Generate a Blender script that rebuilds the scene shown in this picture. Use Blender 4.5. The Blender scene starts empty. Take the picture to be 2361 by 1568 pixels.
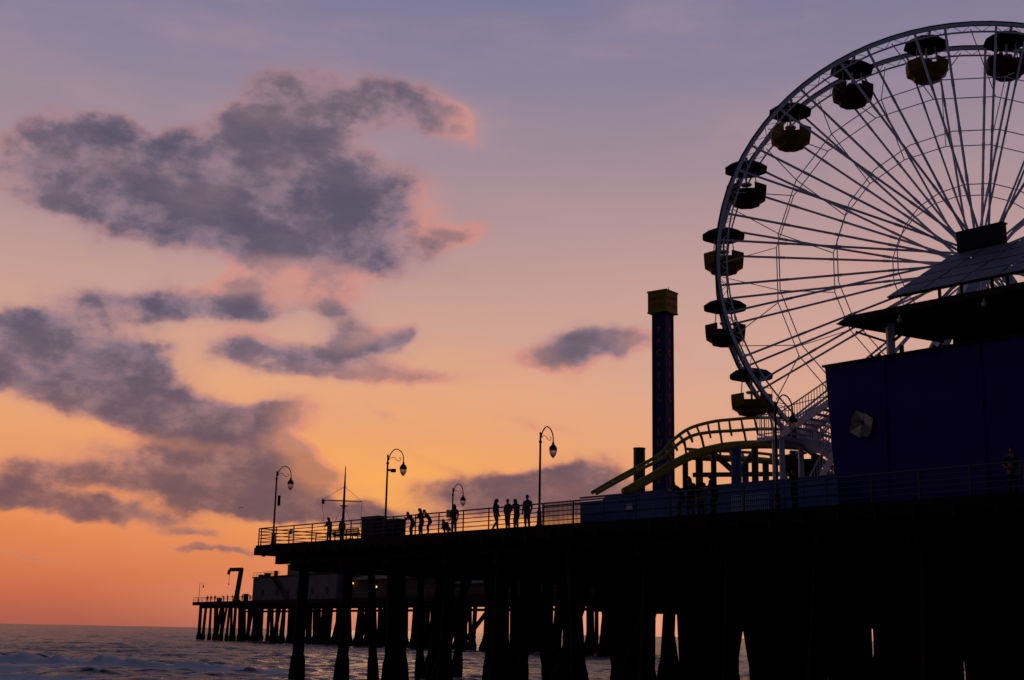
import bpy, bmesh, math, random
import numpy as np
from mathutils import Vector, Matrix, noise
random.seed(7)
SC=bpy.context.scene
COL=SC.collection
SC.view_settings.view_transform='Standard'
W,H,F=2361.0,1568.0,3063.0
CAMZ=3.2
PI=math.pi
PITCH=math.radians(12.46); ROLL=math.radians(1.15)
M=(Matrix.Rotation(PI/2+PITCH,3,'X')@Matrix.Rotation(ROLL,3,'Z'))
MT=M.transposed()
CL=Vector((0,0,CAMZ))
V=Vector
Z=V((0,0,1))
# ---------------------------------------------------------------- camera
cd=bpy.data.cameras.new('camera'); cam=bpy.data.objects.new('camera',cd); COL.objects.link(cam)
cd.sensor_width=36; cd.lens=36*F/W; cd.clip_start=.1; cd.clip_end=60000
cam.matrix_world=Matrix.Translation(CL)@M.to_4x4()
SC.camera=cam
# ---------------------------------------------------------------- surveying helpers
def ray(px,py): return M@V(((px-W/2)/F,-(py-H/2)/F,-1))
def at(px,py,Y):
    d=ray(px,py); return CL+d*(Y/d.y)
def onz(px,py,z):
    d=ray(px,py); return CL+d*((z-CAMZ)/d.z)
def proj(p):
    v=MT@(p-CL); return (W/2+F*v.x/-v.z, H/2-F*v.y/-v.z)
class Frame:
    def __init__(s,o,e):
        s.o=V((o.x,o.y,0)); s.e=V((e.x,e.y,0)).normalized(); s.n=V((-s.e.y,s.e.x,0))
    def p(s,a,t,z): 
        q=s.o+s.e*a+s.n*t; return V((q.x,q.y,z))
    def s_at(s,px,t,z,lo=-60,hi=72):
        for _ in range(50):
            m=(lo+hi)/2
            if proj(s.p(m,t,z))[0]<px: lo=m
            else: hi=m
        return (lo+hi)/2
    def onp(s,px,py,t):
        d=ray(px,py); k=((s.o+s.n*t-CL).dot(s.n))/d.dot(s.n); return CL+d*k
    def sz(s,px,py,t):
        q=s.onp(px,py,t); return ((q-s.o).dot(s.e),q.z)
DZ=8.8
P0=onz(614,1257,DZ); P1=onz(2361,1135,DZ)
PF=Frame(P0,P1-P0)
if PF.n.y<0: PF.n=-PF.n
# ---------------------------------------------------------------- materials
def lin(r,g,b):
    f=lambda c:(c/255/12.92) if c/255<=.04045 else ((c/255+.055)/1.055)**2.4
    return (f(r),f(g),f(b))
def mat(name,col,rough=.7,metal=0,var=.3,scale=3.0,spec=.25,bump=0.0,emit=None,es=0,trans=0):
    m=bpy.data.materials.new(name); m.use_nodes=True; nt=m.node_tree; b=nt.nodes['Principled BSDF']
    tc=nt.nodes.new('ShaderNodeTexCoord'); nz=nt.nodes.new('ShaderNodeTexNoise')
    nz.inputs['Scale'].default_value=scale; nz.inputs['Detail'].default_value=5; nz.inputs['Roughness'].default_value=.65
    nt.links.new(tc.outputs['Object'],nz.inputs['Vector'])
    mx=nt.nodes.new('ShaderNodeMix'); mx.data_type='RGBA'
    mx.inputs[6].default_value=tuple(c*(1-var) for c in col)+(1,)
    mx.inputs[7].default_value=tuple(min(1,c*(1+var)) for c in col)+(1,)
    nt.links.new(nz.outputs['Fac'],mx.inputs[0]); nt.links.new(mx.outputs[2],b.inputs['Base Color'])
    b.inputs['Roughness'].default_value=rough; b.inputs['Metallic'].default_value=metal
    b.inputs['Specular IOR Level'].default_value=spec
    if trans: b.inputs['Transmission Weight'].default_value=trans
    if emit:
        b.inputs['Emission Color'].default_value=tuple(emit)+(1,); b.inputs['Emission Strength'].default_value=es
    if bump:
        bp=nt.nodes.new('ShaderNodeBump'); bp.inputs['Strength'].default_value=bump; bp.inputs['Distance'].default_value=.05
        nt.links.new(nz.outputs['Fac'],bp.inputs['Height']); nt.links.new(bp.outputs['Normal'],b.inputs['Normal'])
    return m
X={}
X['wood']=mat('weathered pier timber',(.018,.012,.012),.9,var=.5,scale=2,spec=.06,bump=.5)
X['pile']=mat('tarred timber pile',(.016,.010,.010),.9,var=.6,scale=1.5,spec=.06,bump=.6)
X['rail']=mat('dark blue grey rail paint',(.06,.065,.09),.6,var=.3,scale=8)
X['iron']=mat('black lamp iron',(.018,.016,.02),.5,var=.3,scale=8)
X['globe']=mat('frosted lamp globe',(.55,.42,.34),.35,var=.15,scale=10,trans=.75)
X['wheel']=mat('white wheel paint',(.68,.70,.80),.6,var=.15,scale=2)
X['rimdark']=mat('dark light panel',(.03,.03,.04),.6,var=.3)
X['canopy']=mat('dark red canopy',(.024,.011,.017),.75,var=.3,scale=4,spec=.1)
X['yellow']=mat('yellow tub paint',(.13,.09,.007),.65,var=.25,scale=4,spec=.15)
X['red']=mat('dark red tub paint',(.028,.008,.013),.65,var=.2,scale=4,spec=.15)
X['navy']=mat('dark blue wall paint',(.032,.016,.175),.8,var=.35,scale=.9,spec=.1)
X['blue']=mat('blue fence paint',(.05,.10,.32),.65,var=.25,scale=2)
X['towerblue']=mat('tower blue paint',(.03,.028,.13),.65,var=.2,scale=2,spec=.12)
X['toweryel']=mat('tower yellow paint',(.26,.20,.01),.6,var=.2,scale=3,spec=.15)
X['letter']=mat('red letter paint',(.50,.15,.08),.6,var=.1)
X['letterdark']=mat('brown letter paint',(.45,.10,.03),.6,var=.1)
X['green']=mat('yellow green track paint',(.26,.25,.03),.55,var=.2,scale=3,spec=.2)
X['dgreen']=mat('dark green pillar paint',(.03,.06,.04),.5,var=.25,scale=2)
X['white']=mat('white stair paint',(.68,.68,.76),.6,var=.15,scale=3)
X['dark']=mat('charcoal paint',(.018,.015,.019),.75,var=.4,scale=3,spec=.1)
X['roof']=mat('brown roof boards',(.028,.018,.017),.85,var=.4,scale=2,spec=.08)
X['solar']=mat('grey solar glass',(.10,.095,.125),.45,var=.35,scale=.8,spec=.3)  # mottled lavender grey base colour
X['hut']=mat('grey green hut boards',(.11,.13,.145),.8,var=.45,scale=.4)
X['shed']=mat('dark shed boards',(.026,.022,.024),.85,var=.3,scale=.5)
X['crane']=mat('olive crane paint',(.09,.09,.02),.6,var=.2)
X['sand']=mat('wet beach sand',(.16,.12,.09),.9,var=.3,scale=.8,bump=.4)
X['paper']=mat('white notice board',(.6,.6,.6),.7,var=.1)
X['lit']=mat('warm lit lamp',(.9,.5,.2),.5,emit=(1,.42,.12),es=2.6)
X['pane']=mat('pale window glass',(.40,.42,.36),.3,var=.7,scale=2.5,spec=.4)  # brightness seen in the emblem window is put into this base colour
X['pane2']=mat('window glass with painted shade',(.14,.15,.13),.3,var=.8,scale=2.5,spec=.3)  # darker copy of pane, shade put into the colour
X['skin']=mat('skin',(.30,.17,.12),.6,var=.1)
X['hair']=mat('dark hair',(.015,.011,.01),.7,var=.3,scale=20)
X['cl1']=mat('black jacket cloth',(.012,.011,.014),.95,var=.3,scale=10,spec=.05)
X['cl2']=mat('grey hooded cloth',(.05,.05,.065),.95,var=.3,scale=10,spec=.05)
X['cl3']=mat('dark green jacket cloth',(.014,.02,.02),.95,var=.3,scale=10,spec=.05)
X['jean']=mat('dark denim',(.014,.015,.022),.95,var=.3,scale=12,spec=.05)
X['shoe']=mat('black shoe leather',(.01,.01,.01),.7)
X['gull']=mat('grey gull feathers',(.12,.11,.12),.8)
X['rope']=mat('dark stay wire',(.05,.045,.045),.6)
# ---------------------------------------------------------------- mesh builder
INV={}
class MB:
    def __init__(s): s.v=[]; s.f=[]; s.mi=[]
    def add(s,vs,fs,mi=0):
        o=len(s.v); s.v+= [V(x) for x in vs]; s.f+=[tuple(i+o for i in f) for f in fs]; s.mi+=[mi]*len(fs); return s
    def frame(s,c,a,b,d):
        c=V(c); vs=[c+a*i+b*j+d*k for i in(-1,1) for j in(-1,1) for k in(-1,1)]
        return s.add(vs,[(0,1,3,2),(4,6,7,5),(0,4,5,1),(2,3,7,6),(0,2,6,4),(1,5,7,3)])
    def box(s,c,sx,sy,sz,rz=0):
        a=V((math.cos(rz),math.sin(rz),0)); b=V((-a.y,a.x,0))
        return s.frame(c,a*sx/2,b*sy/2,Z*sz/2)
    def beam(s,p,q,w,h,up=Z):
        p=V(p);q=V(q); d=q-p; L=d.length
        if L<1e-6: return s
        d=d/L; r=d.cross(up)
        if r.length<1e-3: r=d.cross(V((1,0,0)))
        r.normalize(); u=r.cross(d)
        return s.frame((p+q)/2,d*L/2,r*w/2,u*h/2)
    def tube(s,pts,r,n=6,closed=False):
        pts=[V(p) for p in pts]; N=len(pts); o=len(s.v)
        prev=None
        for i,p in enumerate(pts):
            if closed: t=pts[(i+1)%N]-pts[i-1]
            else: t=pts[min(i+1,N-1)]-pts[max(i-1,0)]
            t.normalize()
            if prev is None:
                a=t.cross(Z)
                if a.length<.05: a=t.cross(V((1,0,0)))
            else:
                a=prev-t*prev.dot(t)
            a.normalize(); prev=a; b=t.cross(a)
            rr=r[i] if isinstance(r,(list,tuple)) else r
            for k in range(n):
                g=2*PI*k/n; s.v.append(p+a*math.cos(g)*rr+b*math.sin(g)*rr)
        R=N if closed else N-1
        for i in range(R):
            j=(i+1)%N
            for k in range(n):
                k2=(k+1)%n; s.f.append((o+i*n+k,o+i*n+k2,o+j*n+k2,o+j*n+k)); s.mi.append(0)
        if not closed:
            s.f.append(tuple(o+k for k in range(n))[::-1]); s.f.append(tuple(o+(N-1)*n+k for k in range(n))); s.mi+=[0,0]
        return s
    def lathe(s,prof,c=(0,0,0),n=12,ph=0,skip=()):
        c=V(c); o=len(s.v); N=len(prof)
        for r,z in prof:
            for k in range(n):
                g=2*PI*k/n+ph; s.v.append(c+V((r*math.cos(g),r*math.sin(g),z)))
        for i in range(N-1):
            for k in range(n):
                if (i,k) in skip: continue
                k2=(k+1)%n; s.f.append((o+i*n+k,o+i*n+k2,o+(i+1)*n+k2,o+(i+1)*n+k)); s.mi.append(0)
        s.f.append(tuple(o+k for k in range(n))[::-1]); s.f.append(tuple(o+(N-1)*n+k for k in range(n))); s.mi+=[0,0]
        return s
    def prism(s,poly,ext):
        poly=[V(p) for p in poly]; n=len(poly); ext=V(ext)
        return s.add(poly+[p+ext for p in poly],[tuple(range(n))[::-1],tuple(range(n,2*n))]+[(i,(i+1)%n,n+(i+1)%n,n+i) for i in range(n)])
    def mesh(s,me,mtx):
        o=len(s.v)
        for v in me.vertices: s.v.append(mtx@v.co)
        for p in me.polygons: s.f.append(tuple(i+o for i in p.vertices)); s.mi.append(0)
        return s
    def build(s,name,m,parent=None,local=False,smooth=False,loc=None,recalc=True):
        me=bpy.data.meshes.new(name)
        if parent is not None and not local: vs=[INV[parent.name]@v for v in s.v]
        elif loc is not None and not local: vs=[v-V(loc) for v in s.v]
        else: vs=s.v
        me.from_pydata([tuple(v) for v in vs],[],s.f)
        for q in (m if isinstance(m,(list,tuple)) else [m]): me.materials.append(q)
        me.polygons.foreach_set('material_index',s.mi)
        if recalc:
            bm=bmesh.new(); bm.from_mesh(me); bmesh.ops.recalc_face_normals(bm,faces=bm.faces); bm.to_mesh(me); bm.free()
        if smooth: me.polygons.foreach_set('use_smooth',[True]*len(me.polygons))
        me.update()
        o=bpy.data.objects.new(name,me); COL.objects.link(o)
        if parent is not None:
            o.parent=parent; INV[o.name]=INV[parent.name]
        elif loc is not None: o.location=loc
        return o
def tag(o,label=None,cat=None,group=None,kind=None):
    if label: o['label']=label
    if cat: o['category']=cat
    if group: o['group']=group
    if kind: o['kind']=kind
    return o
def thing(name,label,cat,loc,rz=0,group=None):
    o=bpy.data.objects.new(name,None); COL.objects.link(o); o.empty_display_size=.2
    o.location=loc; o.rotation_euler=(0,0,rz)
    INV[o.name]=(Matrix.Translation(V(loc))@Matrix.Rotation(rz,4,'Z')).inverted()
    return tag(o,label,cat,group)
def dup(o,loc,rz,label,parent=None):
    c=o.copy(); COL.objects.link(c)
    if parent: c.parent=parent
    else:
        c.location=loc; c.rotation_euler=(0,0,rz); c['label']=label
    for ch in [x for x in bpy.data.objects if x.parent==o]: dup(ch,None,0,None,c)
    return c
def cr(pts,n=6):
    pts=[V(p) for p in pts]; out=[]
    for i in range(len(pts)-1):
        a=pts[max(i-1,0)];b=pts[i];c=pts[i+1];d=pts[min(i+2,len(pts)-1)]
        for k in range(n):
            t=k/n; out.append(.5*((2*b)+(c-a)*t+(2*a-5*b+4*c-d)*t*t+(3*b-3*c+d-a)*t**3))
    out.append(pts[-1]); return out
def text_mesh(txt,size,ext=.02):
    cu=bpy.data.curves.new('lettering','FONT'); cu.body=txt; cu.size=size; cu.extrude=ext; cu.align_x='CENTER'; cu.align_y='CENTER'
    ob=bpy.data.objects.new('lettering',cu); COL.objects.link(ob)
    dg=bpy.context.evaluated_depsgraph_get(); me=bpy.data.meshes.new_from_object(ob.evaluated_get(dg))
    bpy.data.objects.remove(ob); return me
# ---------------------------------------------------------------- sky
def build_world():
    w=bpy.data.worlds.new('World'); SC.world=w; w.use_nodes=True; nt=w.node_tree; nt.nodes.clear(); L=nt.links.new
    try: w.cycles.sampling_method='NONE'
    except Exception: pass
    def n(t,**k):
        q=nt.nodes.new(t)
        for a,b in k.items(): setattr(q,a,b)
        return q
    def put(sock,v):
        if isinstance(v,bpy.types.NodeSocket): L(v,sock)
        else: sock.default_value=v
    def mth(op,a,b=None,c=None,clamp=False):
        q=n('ShaderNodeMath',operation=op); q.use_clamp=clamp; put(q.inputs[0],a)
        if b is not None: put(q.inputs[1],b)
        if c is not None: put(q.inputs[2],c)
        return q.outputs[0]
    def sst(v,a,b,lo=0.,hi=1.):
        q=n('ShaderNodeMapRange',interpolation_type='SMOOTHSTEP'); put(q.inputs[0],v)
        for i,x in zip((1,2,3,4),(a,b,lo,hi)): put(q.inputs[i],x)
        return q.outputs[0]
    def mix(f,a,b,blend='MIX'):
        q=n('ShaderNodeMix',data_type='RGBA',blend_type=blend); put(q.inputs[0],f)
        for i,x in ((6,a),(7,b)):
            if isinstance(x,tuple): x=x+(1,) if len(x)==3 else x
            put(q.inputs[i],x)
        return q.outputs[2]
    tc=n('ShaderNodeTexCoord'); sp=n('ShaderNodeSeparateXYZ'); L(tc.outputs['Generated'],sp.inputs[0])
    az=mth('ARCTAN2',sp.outputs[0],sp.outputs[1]); el=mth('ARCSINE',sp.outputs[2])
    cb=n('ShaderNodeCombineXYZ'); L(az,cb.inputs[0]); L(el,cb.inputs[1]); UV=cb.outputs[0]
    def pz(px,py):
        d=ray(px,py).normalized(); return math.atan2(d.x,d.y),math.asin(d.z)
    # each blob depends on the running total (its z is scaled away), so the shader is evaluated one blob at a time
    def blob(u,v,prev,px,py,rx,ry,rot,wt,r0=.0,r1=1.55):
        c=n('ShaderNodeCombineXYZ'); L(u,c.inputs[0]); L(v,c.inputs[1])
        if prev is not None: L(prev,c.inputs[2])
        a,e=pz(px,py); mp=n('ShaderNodeMapping',vector_type='TEXTURE'); L(c.outputs[0],mp.inputs[0])
        mp.inputs[1].default_value=(a,e,0); mp.inputs[2].default_value=(0,0,math.radians(-rot)-ROLL); mp.inputs[3].default_value=(rx/F,ry/F,1e6)
        ln=n('ShaderNodeVectorMath',operation='LENGTH'); L(mp.outputs[0],ln.inputs[0])
        return sst(ln.outputs['Value'],r0,r1,wt,0.)
    def total(u,v,lst,start=None,r1=1.55):
        acc=None; prev=start
        for b in lst:
            q=blob(u,v,prev,*b,0.,r1); acc=q if acc is None else mth('ADD',acc,q); prev=acc
        return acc
    def nz(scale,detail,rough,vec,dist=0.):
        q=n('ShaderNodeTexNoise'); q.inputs['Scale'].default_value=scale; q.inputs['Detail'].default_value=detail; q.inputs['Roughness'].default_value=rough; q.inputs['Distortion'].default_value=dist; L(vec,q.inputs['Vector']); return q
    mp=n('ShaderNodeMapping'); L(UV,mp.inputs[0]); mp.inputs[3].default_value=(1,1.4,1); mp.inputs[1].default_value=(5.3,2.2,.9)
    wn=nz(24,3,.6,mp.outputs[0]); ws=n('ShaderNodeSeparateColor'); L(wn.outputs['Color'],ws.inputs[0])
    WU=mth('ADD',az,mth('MULTIPLY_ADD',ws.outputs[0],.030,-.015)); WVv=mth('ADD',el,mth('MULTIPLY_ADD',ws.outputs[1],.022,-.011))
    # (px,py,rx,ry,rot,weight): centres of the cloud masses seen from the beach, as directions
    dark=[(200,300,130,60,12,.75),(90,395,170,70,8,.7),(260,400,220,95,5,.8),(480,440,270,110,5,.9),(700,390,240,150,0,.95),(870,500,170,110,0,.75),(640,265,170,80,-25,.65),(870,225,170,60,5,.75),(1030,275,120,55,20,.7),(480,550,420,60,3,.65),(740,605,200,48,0,.6),(600,130,60,90,-25,.35),
     (430,700,130,46,0,.95),(590,690,90,62,0,.95),(775,700,85,58,25,.85),(220,705,140,38,0,.8),(60,740,80,26,0,.5),
     (130,790,250,60,4,1.1),(330,820,80,50,10,.6),(90,885,200,42,6,.85),(330,930,300,68,10,1.1),(490,985,180,52,5,.95),(660,955,95,46,-10,.9),
     (590,812,120,40,5,1.),(820,805,140,42,-12,1.05),(930,765,52,28,-40,.75),(900,865,190,24,-2,.95),
     (1330,805,100,52,-5,1.1),(1440,785,100,38,-8,.95),(1190,825,90,24,0,.5),(1550,800,60,20,10,.4),
     (420,1085,260,52,3,1.1),(610,1085,160,56,3,1.05),(700,1085,65,42,10,.75),(130,1085,150,26,6,.6),(120,1165,250,40,4,1.0),(20,1110,100,40,0,.7),(540,1150,230,36,3,1.),(330,1190,220,20,3,.6),
     (1180,1140,270,48,-4,1.2),(1310,1105,130,46,-15,1.1),(790,1190,280,28,2,1.05),(1400,1165,180,36,0,.9),
     (440,1233,75,12,2,.95),(490,1268,120,10,2,.95),(60,1285,130,11,2,.5),(1060,545,90,30,-15,.7),(995,1065,70,15,20,.5),(1250,990,90,17,10,.5),(690,1025,60,14,10,.5),(895,955,40,14,10,.4),(560,655,50,16,0,.4),
     (2000,590,190,45,-20,.35),(2150,690,180,45,-10,.35)]
    pink=[(1090,290,130,65,25,1.2),(1000,470,70,70,60,1.),(1060,545,110,45,0,1.3),(690,620,190,30,0,1.1),(470,650,90,30,0,1.),(650,660,60,45,0,1.1),(780,670,100,45,0,1.3),(715,960,85,60,0,1.3),(590,770,140,22,0,1.),(890,760,120,28,-20,1.2),(930,870,200,30,0,1.3),(1320,858,160,26,-8,1.3),(1490,785,100,45,0,1.2),(1190,825,110,40,0,1.1),(1550,800,80,40,0,1.),(725,1080,70,60,0,1.3),(90,1205,280,22,3,1.),(990,1060,130,40,0,.9),(1250,990,130,40,0,1.),(690,1020,90,30,0,1.),(560,650,80,30,0,1.),(330,1010,260,18,5,.7),(2000,590,260,80,-20,1.),(2150,690,200,60,0,1.)]
    S=total(WU,WVv,dark,None,1.75); PK=total(WU,WVv,pink,S)
    rp=n('ShaderNodeValToRGB'); cr_=rp.color_ramp
    stops=[(-10,(95,60,60)),(0,(170,92,76)),(1.6,(204,106,74)),(3.5,(222,124,77)),(5.5,(232,145,88)),(7.5,(233,160,106)),(10,(225,167,132)),(13,(205,161,145)),(16.5,(183,150,150)),(20.5,(158,139,152)),(24,(139,129,153)),(27.5,(122,121,153)),(45,(66,74,120)),(90,(34,42,84))]
    f=lambda d:(d+10)/100
    e0=cr_.elements
    e0[0].position=f(stops[0][0]); e0[0].color=lin(*stops[0][1])+(1,)
    e0[1].position=f(stops[-1][0]); e0[1].color=lin(*stops[-1][1])+(1,)
    for d,c in stops[1:-1]:
        q=e0.new(f(d)); q.color=lin(*c)+(1,)
    L(mth('MULTIPLY_ADD',el,180/PI/100,.1),rp.inputs[0]); sky=rp.outputs[0]
    sky=mix(blob(az,el,PK,860,1090,900,280,0,.5),sky,lin(250,172,104)); sky=mix(blob(az,el,PK,890,1150,360,110,0,.65),sky,lin(255,180,86))
    sky=mix(blob(az,el,PK,1850,850,700,330,0,.4),sky,lin(212,168,158))
    sky=mix(blob(az,el,PK,1500,1440,900,100,0,.7),sky,lin(250,170,132))
    fb=nz(22,7,.62,mp.outputs[0],.1); fb2=nz(70,3,.6,mp.outputs[0])
    low=sst(el,.07,.22)
    pk1=mth('MINIMUM',PK,1.)
    edge=mix(low,lin(244,148,92),lin(214,146,134))
    # thin haze around the banks, then the banks themselves, then the lit rims
    hz=sst(mth('MULTIPLY_ADD',mth('SUBTRACT',fb.outputs['Fac'],.5),.9,S),.05,.95)
    hcol=mix(pk1,mix(low,lin(212,134,104),lin(166,132,142)),edge)
    sky=mix(mth('MULTIPLY',hz,.62),sky,hcol)
    dn=mth('MULTIPLY_ADD',mth('SUBTRACT',fb.outputs['Fac'],.5),1.55,mth('MULTIPLY_ADD',mth('MINIMUM',S,1.15),1.12,-.2))
    dn=mth('MULTIPLY_ADD',mth('SUBTRACT',fb2.outputs['Fac'],.5),.3,dn)
    dn=mth('MULTIPLY',dn,sst(S,.05,.7))
    dens=sst(dn,-.05,1.12)
    core=mix(low,lin(120,87,90),lin(94,88,107))
    lite=mix(low,lin(158,112,104),lin(138,118,134))
    core=mix(sst(fb.outputs['Fac'],.60,.38),core,lite)
    core=mix(mth('MULTIPLY',sst(dn,.7,1.3),.75),core,mix(low,lin(99,77,88),lin(79,77,98)))
    cd_=mth('MULTIPLY',sst(dens,.02,.95),mth('MULTIPLY_ADD',pk1,-.42,.94))
    sky=mix(cd_,sky,core)
    rim=mth('MULTIPLY',mth('MULTIPLY',sst(dens,.05,.4),sst(dens,.97,.5)),mth('MULTIPLY_ADD',pk1,.5,.12))
    sky=mix(rim,sky,edge)
    mp2=n('ShaderNodeMapping'); L(UV,mp2.inputs[0]); mp2.inputs[3].default_value=(2,7,1); mp2.inputs[2].default_value=(0,0,.25)
    st=nz(2.6,5,.6,mp2.outputs[0]); sky=mix(mth('MULTIPLY',sst(st.outputs['Fac'],.40,.8),.28),sky,mix(low,lin(226,142,108),lin(196,156,156)))
    back=sst(sp.outputs[1],-.15,.55)
    ns=n('ShaderNodeTexSky',sky_type='NISHITA'); ns.sun_disc=False; sa,se=pz(905,1140); ns.sun_elevation=se; ns.sun_rotation=sa%(2*PI)
    east=mix(1.,ns.outputs[0],(.012,.012,.012),'MULTIPLY'); east=mix(.85,east,(.030,.034,.06))
    sky=mix(back,east,sky)
    bg=n('ShaderNodeBackground'); L(sky,bg.inputs[0]); bg.inputs[1].default_value=1.0
    out=n('ShaderNodeOutputWorld'); L(bg.outputs[0],out.inputs[0])
    sl=bpy.data.lights.new('sun','SUN'); sl.energy=.04; sl.angle=math.radians(9); sl.color=(1,.55,.28)
    so=bpy.data.objects.new('sun',sl); COL.objects.link(so)
    so.rotation_euler=(-ray(905,1140)).to_track_quat('-Z','Y').to_euler()
build_world()
# ---------------------------------------------------------------- sea and sand
def build_sea():
    rows=[18.]
    while rows[-1]<30000:
        y=rows[-1]; rows.append(y*(1.03 if y<62 else 1.0034 if y<260 else 1.010 if y<900 else 1.06))
    Y=np.array(rows); U=np.linspace(-1.05,1.05,620); YY,UU=np.meshgrid(Y,U,indexing='ij'); XX=YY*UU
    rng=np.random.RandomState(3); hgt=np.zeros_like(XX)
    for k in range(46):
        lam=1.5*1.073**k; ang=rng.normal(-.15,.6); a=.026*lam**.5
        ph=rng.uniform(0,6.28); kx=math.sin(ang)*2*PI/lam; ky=math.cos(ang)*2*PI/lam
        fade=np.clip(1.6-YY*.0040/lam*1.1,0,1)
        w_=np.sin(kx*XX+ky*YY+ph+.6*np.sin(XX*.05*(k%4+1)+YY*.03))
        hgt+=a*fade*(2*((w_+1)/2)**1.5-.9)*(.65+.35*np.sin(XX*.03*(k%5+1)+ph))
    hgt*=.55*np.clip(1.3-YY/1800,.0,1)
    def vn(x,y,seed):
        r=np.random.RandomState(seed).rand(256,256); xi=np.floor(x).astype(int); yi=np.floor(y).astype(int); fx=x-xi; fy=y-yi
        fx=fx*fx*(3-2*fx); fy=fy*fy*(3-2*fy)
        g=lambda a,b:r[a%256,b%256]
        return (g(xi,yi)*(1-fx)+g(xi+1,yi)*fx)*(1-fy)+(g(xi,yi+1)*(1-fx)+g(xi+1,yi+1)*fx)*fy
    n1=vn(XX*.5,YY*.35,1)*.45+vn(XX*1.1,YY*.8,2)*.3+vn(XX*2.6,YY*1.8,5)*.25
    foam=np.zeros_like(XX)
    for (y0,sl,x0,x1,am,wd,hh) in ((108,.05,-62,-15,2.3,1.3,.75),(112,.0,-22,14,.7,1.5,.25),(94,-.04,-50,6,.7,1.4,.2),(82,.03,-45,60,1.2,2.2,.22),(140,.02,-90,-40,.4,1.4,.3),(122,.04,-5,40,.6,1.4,.25),(89,.0,0,45,.9,2.0,.2)):
        yc=y0+sl*XX+2.2*(vn(XX*.09,XX*0,11)-.5)*2+1.4*(vn(XX*.4,XX*0+3,12)-.5)
        d=YY-yc; m=np.clip((XX-x0)/8,0,1)*np.clip((x1-XX)/8,0,1)
        m=m*(.3+1.0*vn(XX*.16+9,XX*0,14))
        hgt+=hh*m*np.exp(-(np.where(d<0,d/1.0,d/3.2))**2)*(.6+.8*vn(XX*1.3,YY*1.3,15))
        foam+=am*m*np.where(d<0,np.exp(-(d/wd/1.6)**2),np.exp(-(d/.8)**2))
    foam=np.clip((foam+ (n1-.5)*2.0*np.clip(foam*3,0,1))*1.1-.18,0,1)
    sc=np.clip((vn(XX*.22,YY*.12,21)*.6+vn(XX*1.1,YY*.5,22)*.4-.64)*3,0,1)*np.clip((130-YY)/30,0,1); foam=np.clip(foam+sc*.6,0,1)
    nr,nc=XX.shape; co=np.stack([XX,YY,hgt],-1).reshape(-1,3)
    idx=np.arange(nr*nc).reshape(nr,nc); q=np.stack([idx[:-1,:-1],idx[:-1,1:],idx[1:,1:],idx[1:,:-1]],-1).reshape(-1,4)
    me=bpy.data.meshes.new('sea'); me.vertices.add(len(co)); me.vertices.foreach_set('co',co.ravel())
    me.loops.add(q.size); me.loops.foreach_set('vertex_index',q.ravel().astype(np.int32)); me.polygons.add(len(q))
    me.polygons.foreach_set('loop_start',np.arange(0,q.size,4,dtype=np.int32)); me.polygons.foreach_set('use_smooth',np.ones(len(q),dtype=bool))
    me.update(calc_edges=True); me.validate()
    at_=me.attributes.new('foam','FLOAT','POINT'); at_.data.foreach_set('value',foam.ravel().astype(np.float32))
    m=bpy.data.materials.new('dusk sea water'); m.use_nodes=True; nt=m.node_tree; L=nt.links.new; b=nt.nodes['Principled BSDF']
    b.inputs['Base Color'].default_value=(.030,.042,.048,1); b.inputs['Roughness'].default_value=.24; b.inputs['IOR'].default_value=1.33; b.inputs['Specular IOR Level'].default_value=.145
    b.inputs['Specular Tint'].default_value=(.76,.9,.98,1)
    geo=nt.nodes.new('ShaderNodeNewGeometry')
    def nz(s,sx,sy):
        mp=nt.nodes.new('ShaderNodeMapping'); mp.inputs[3].default_value=(sx,sy,1); L(geo.outputs['Position'],mp.inputs[0])
        q=nt.nodes.new('ShaderNodeTexNoise'); q.inputs['Scale'].default_value=s; q.inputs['Detail'].default_value=4; L(mp.outputs[0],q.inputs[0]); return q.outputs['Fac']
    a1=nz(1.1,1,.7); a2=nz(.10,1,.3)
    b1=nt.nodes.new('ShaderNodeBump'); b1.inputs['Strength'].default_value=.9; b1.inputs['Distance'].default_value=.4; L(a1,b1.inputs['Height'])
    b2=nt.nodes.new('ShaderNodeBump'); b2.inputs['Strength'].default_value=.9; b2.inputs['Distance'].default_value=2.8; L(a2,b2.inputs['Height']); L(b1.outputs[0],b2.inputs['Normal'])
    L(b2.outputs[0],b.inputs['Normal'])
    fo=nt.nodes.new('ShaderNodeAttribute'); fo.attribute_name='foam'
    fn=nz(2.2,1,1)
    mr=nt.nodes.new('ShaderNodeMath'); mr.operation='MULTIPLY_ADD'; L(fn,mr.inputs[0]); mr.inputs[1].default_value=1.4; mr.inputs[2].default_value=-.66
    ad=nt.nodes.new('ShaderNodeMath'); L(fo.outputs['Fac'],ad.inputs[0]); L(mr.outputs[0],ad.inputs[1])
    ss=nt.nodes.new('ShaderNodeMapRange'); ss.interpolation_type='SMOOTHSTEP'; L(ad.outputs[0],ss.inputs[0]); ss.inputs[1].default_value=.25; ss.inputs[2].default_value=.72; ss.inputs[4].default_value=.92
    df=nt.nodes.new('ShaderNodeBsdfDiffuse'); df.inputs[0].default_value=(.80,.80,.80,1)
    mx=nt.nodes.new('ShaderNodeMixShader'); L(ss.outputs[0],mx.inputs[0]); L(b.outputs[0],mx.inputs[1]); L(df.outputs[0],mx.inputs[2])
    L(mx.outputs[0],nt.nodes['Material Output'].inputs[0])
    me.materials.append(m); o=bpy.data.objects.new('sea',me); COL.objects.link(o); tag(o,kind='structure')
build_sea()
vs=[];fs=[]
nx,ny=40,40
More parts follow.
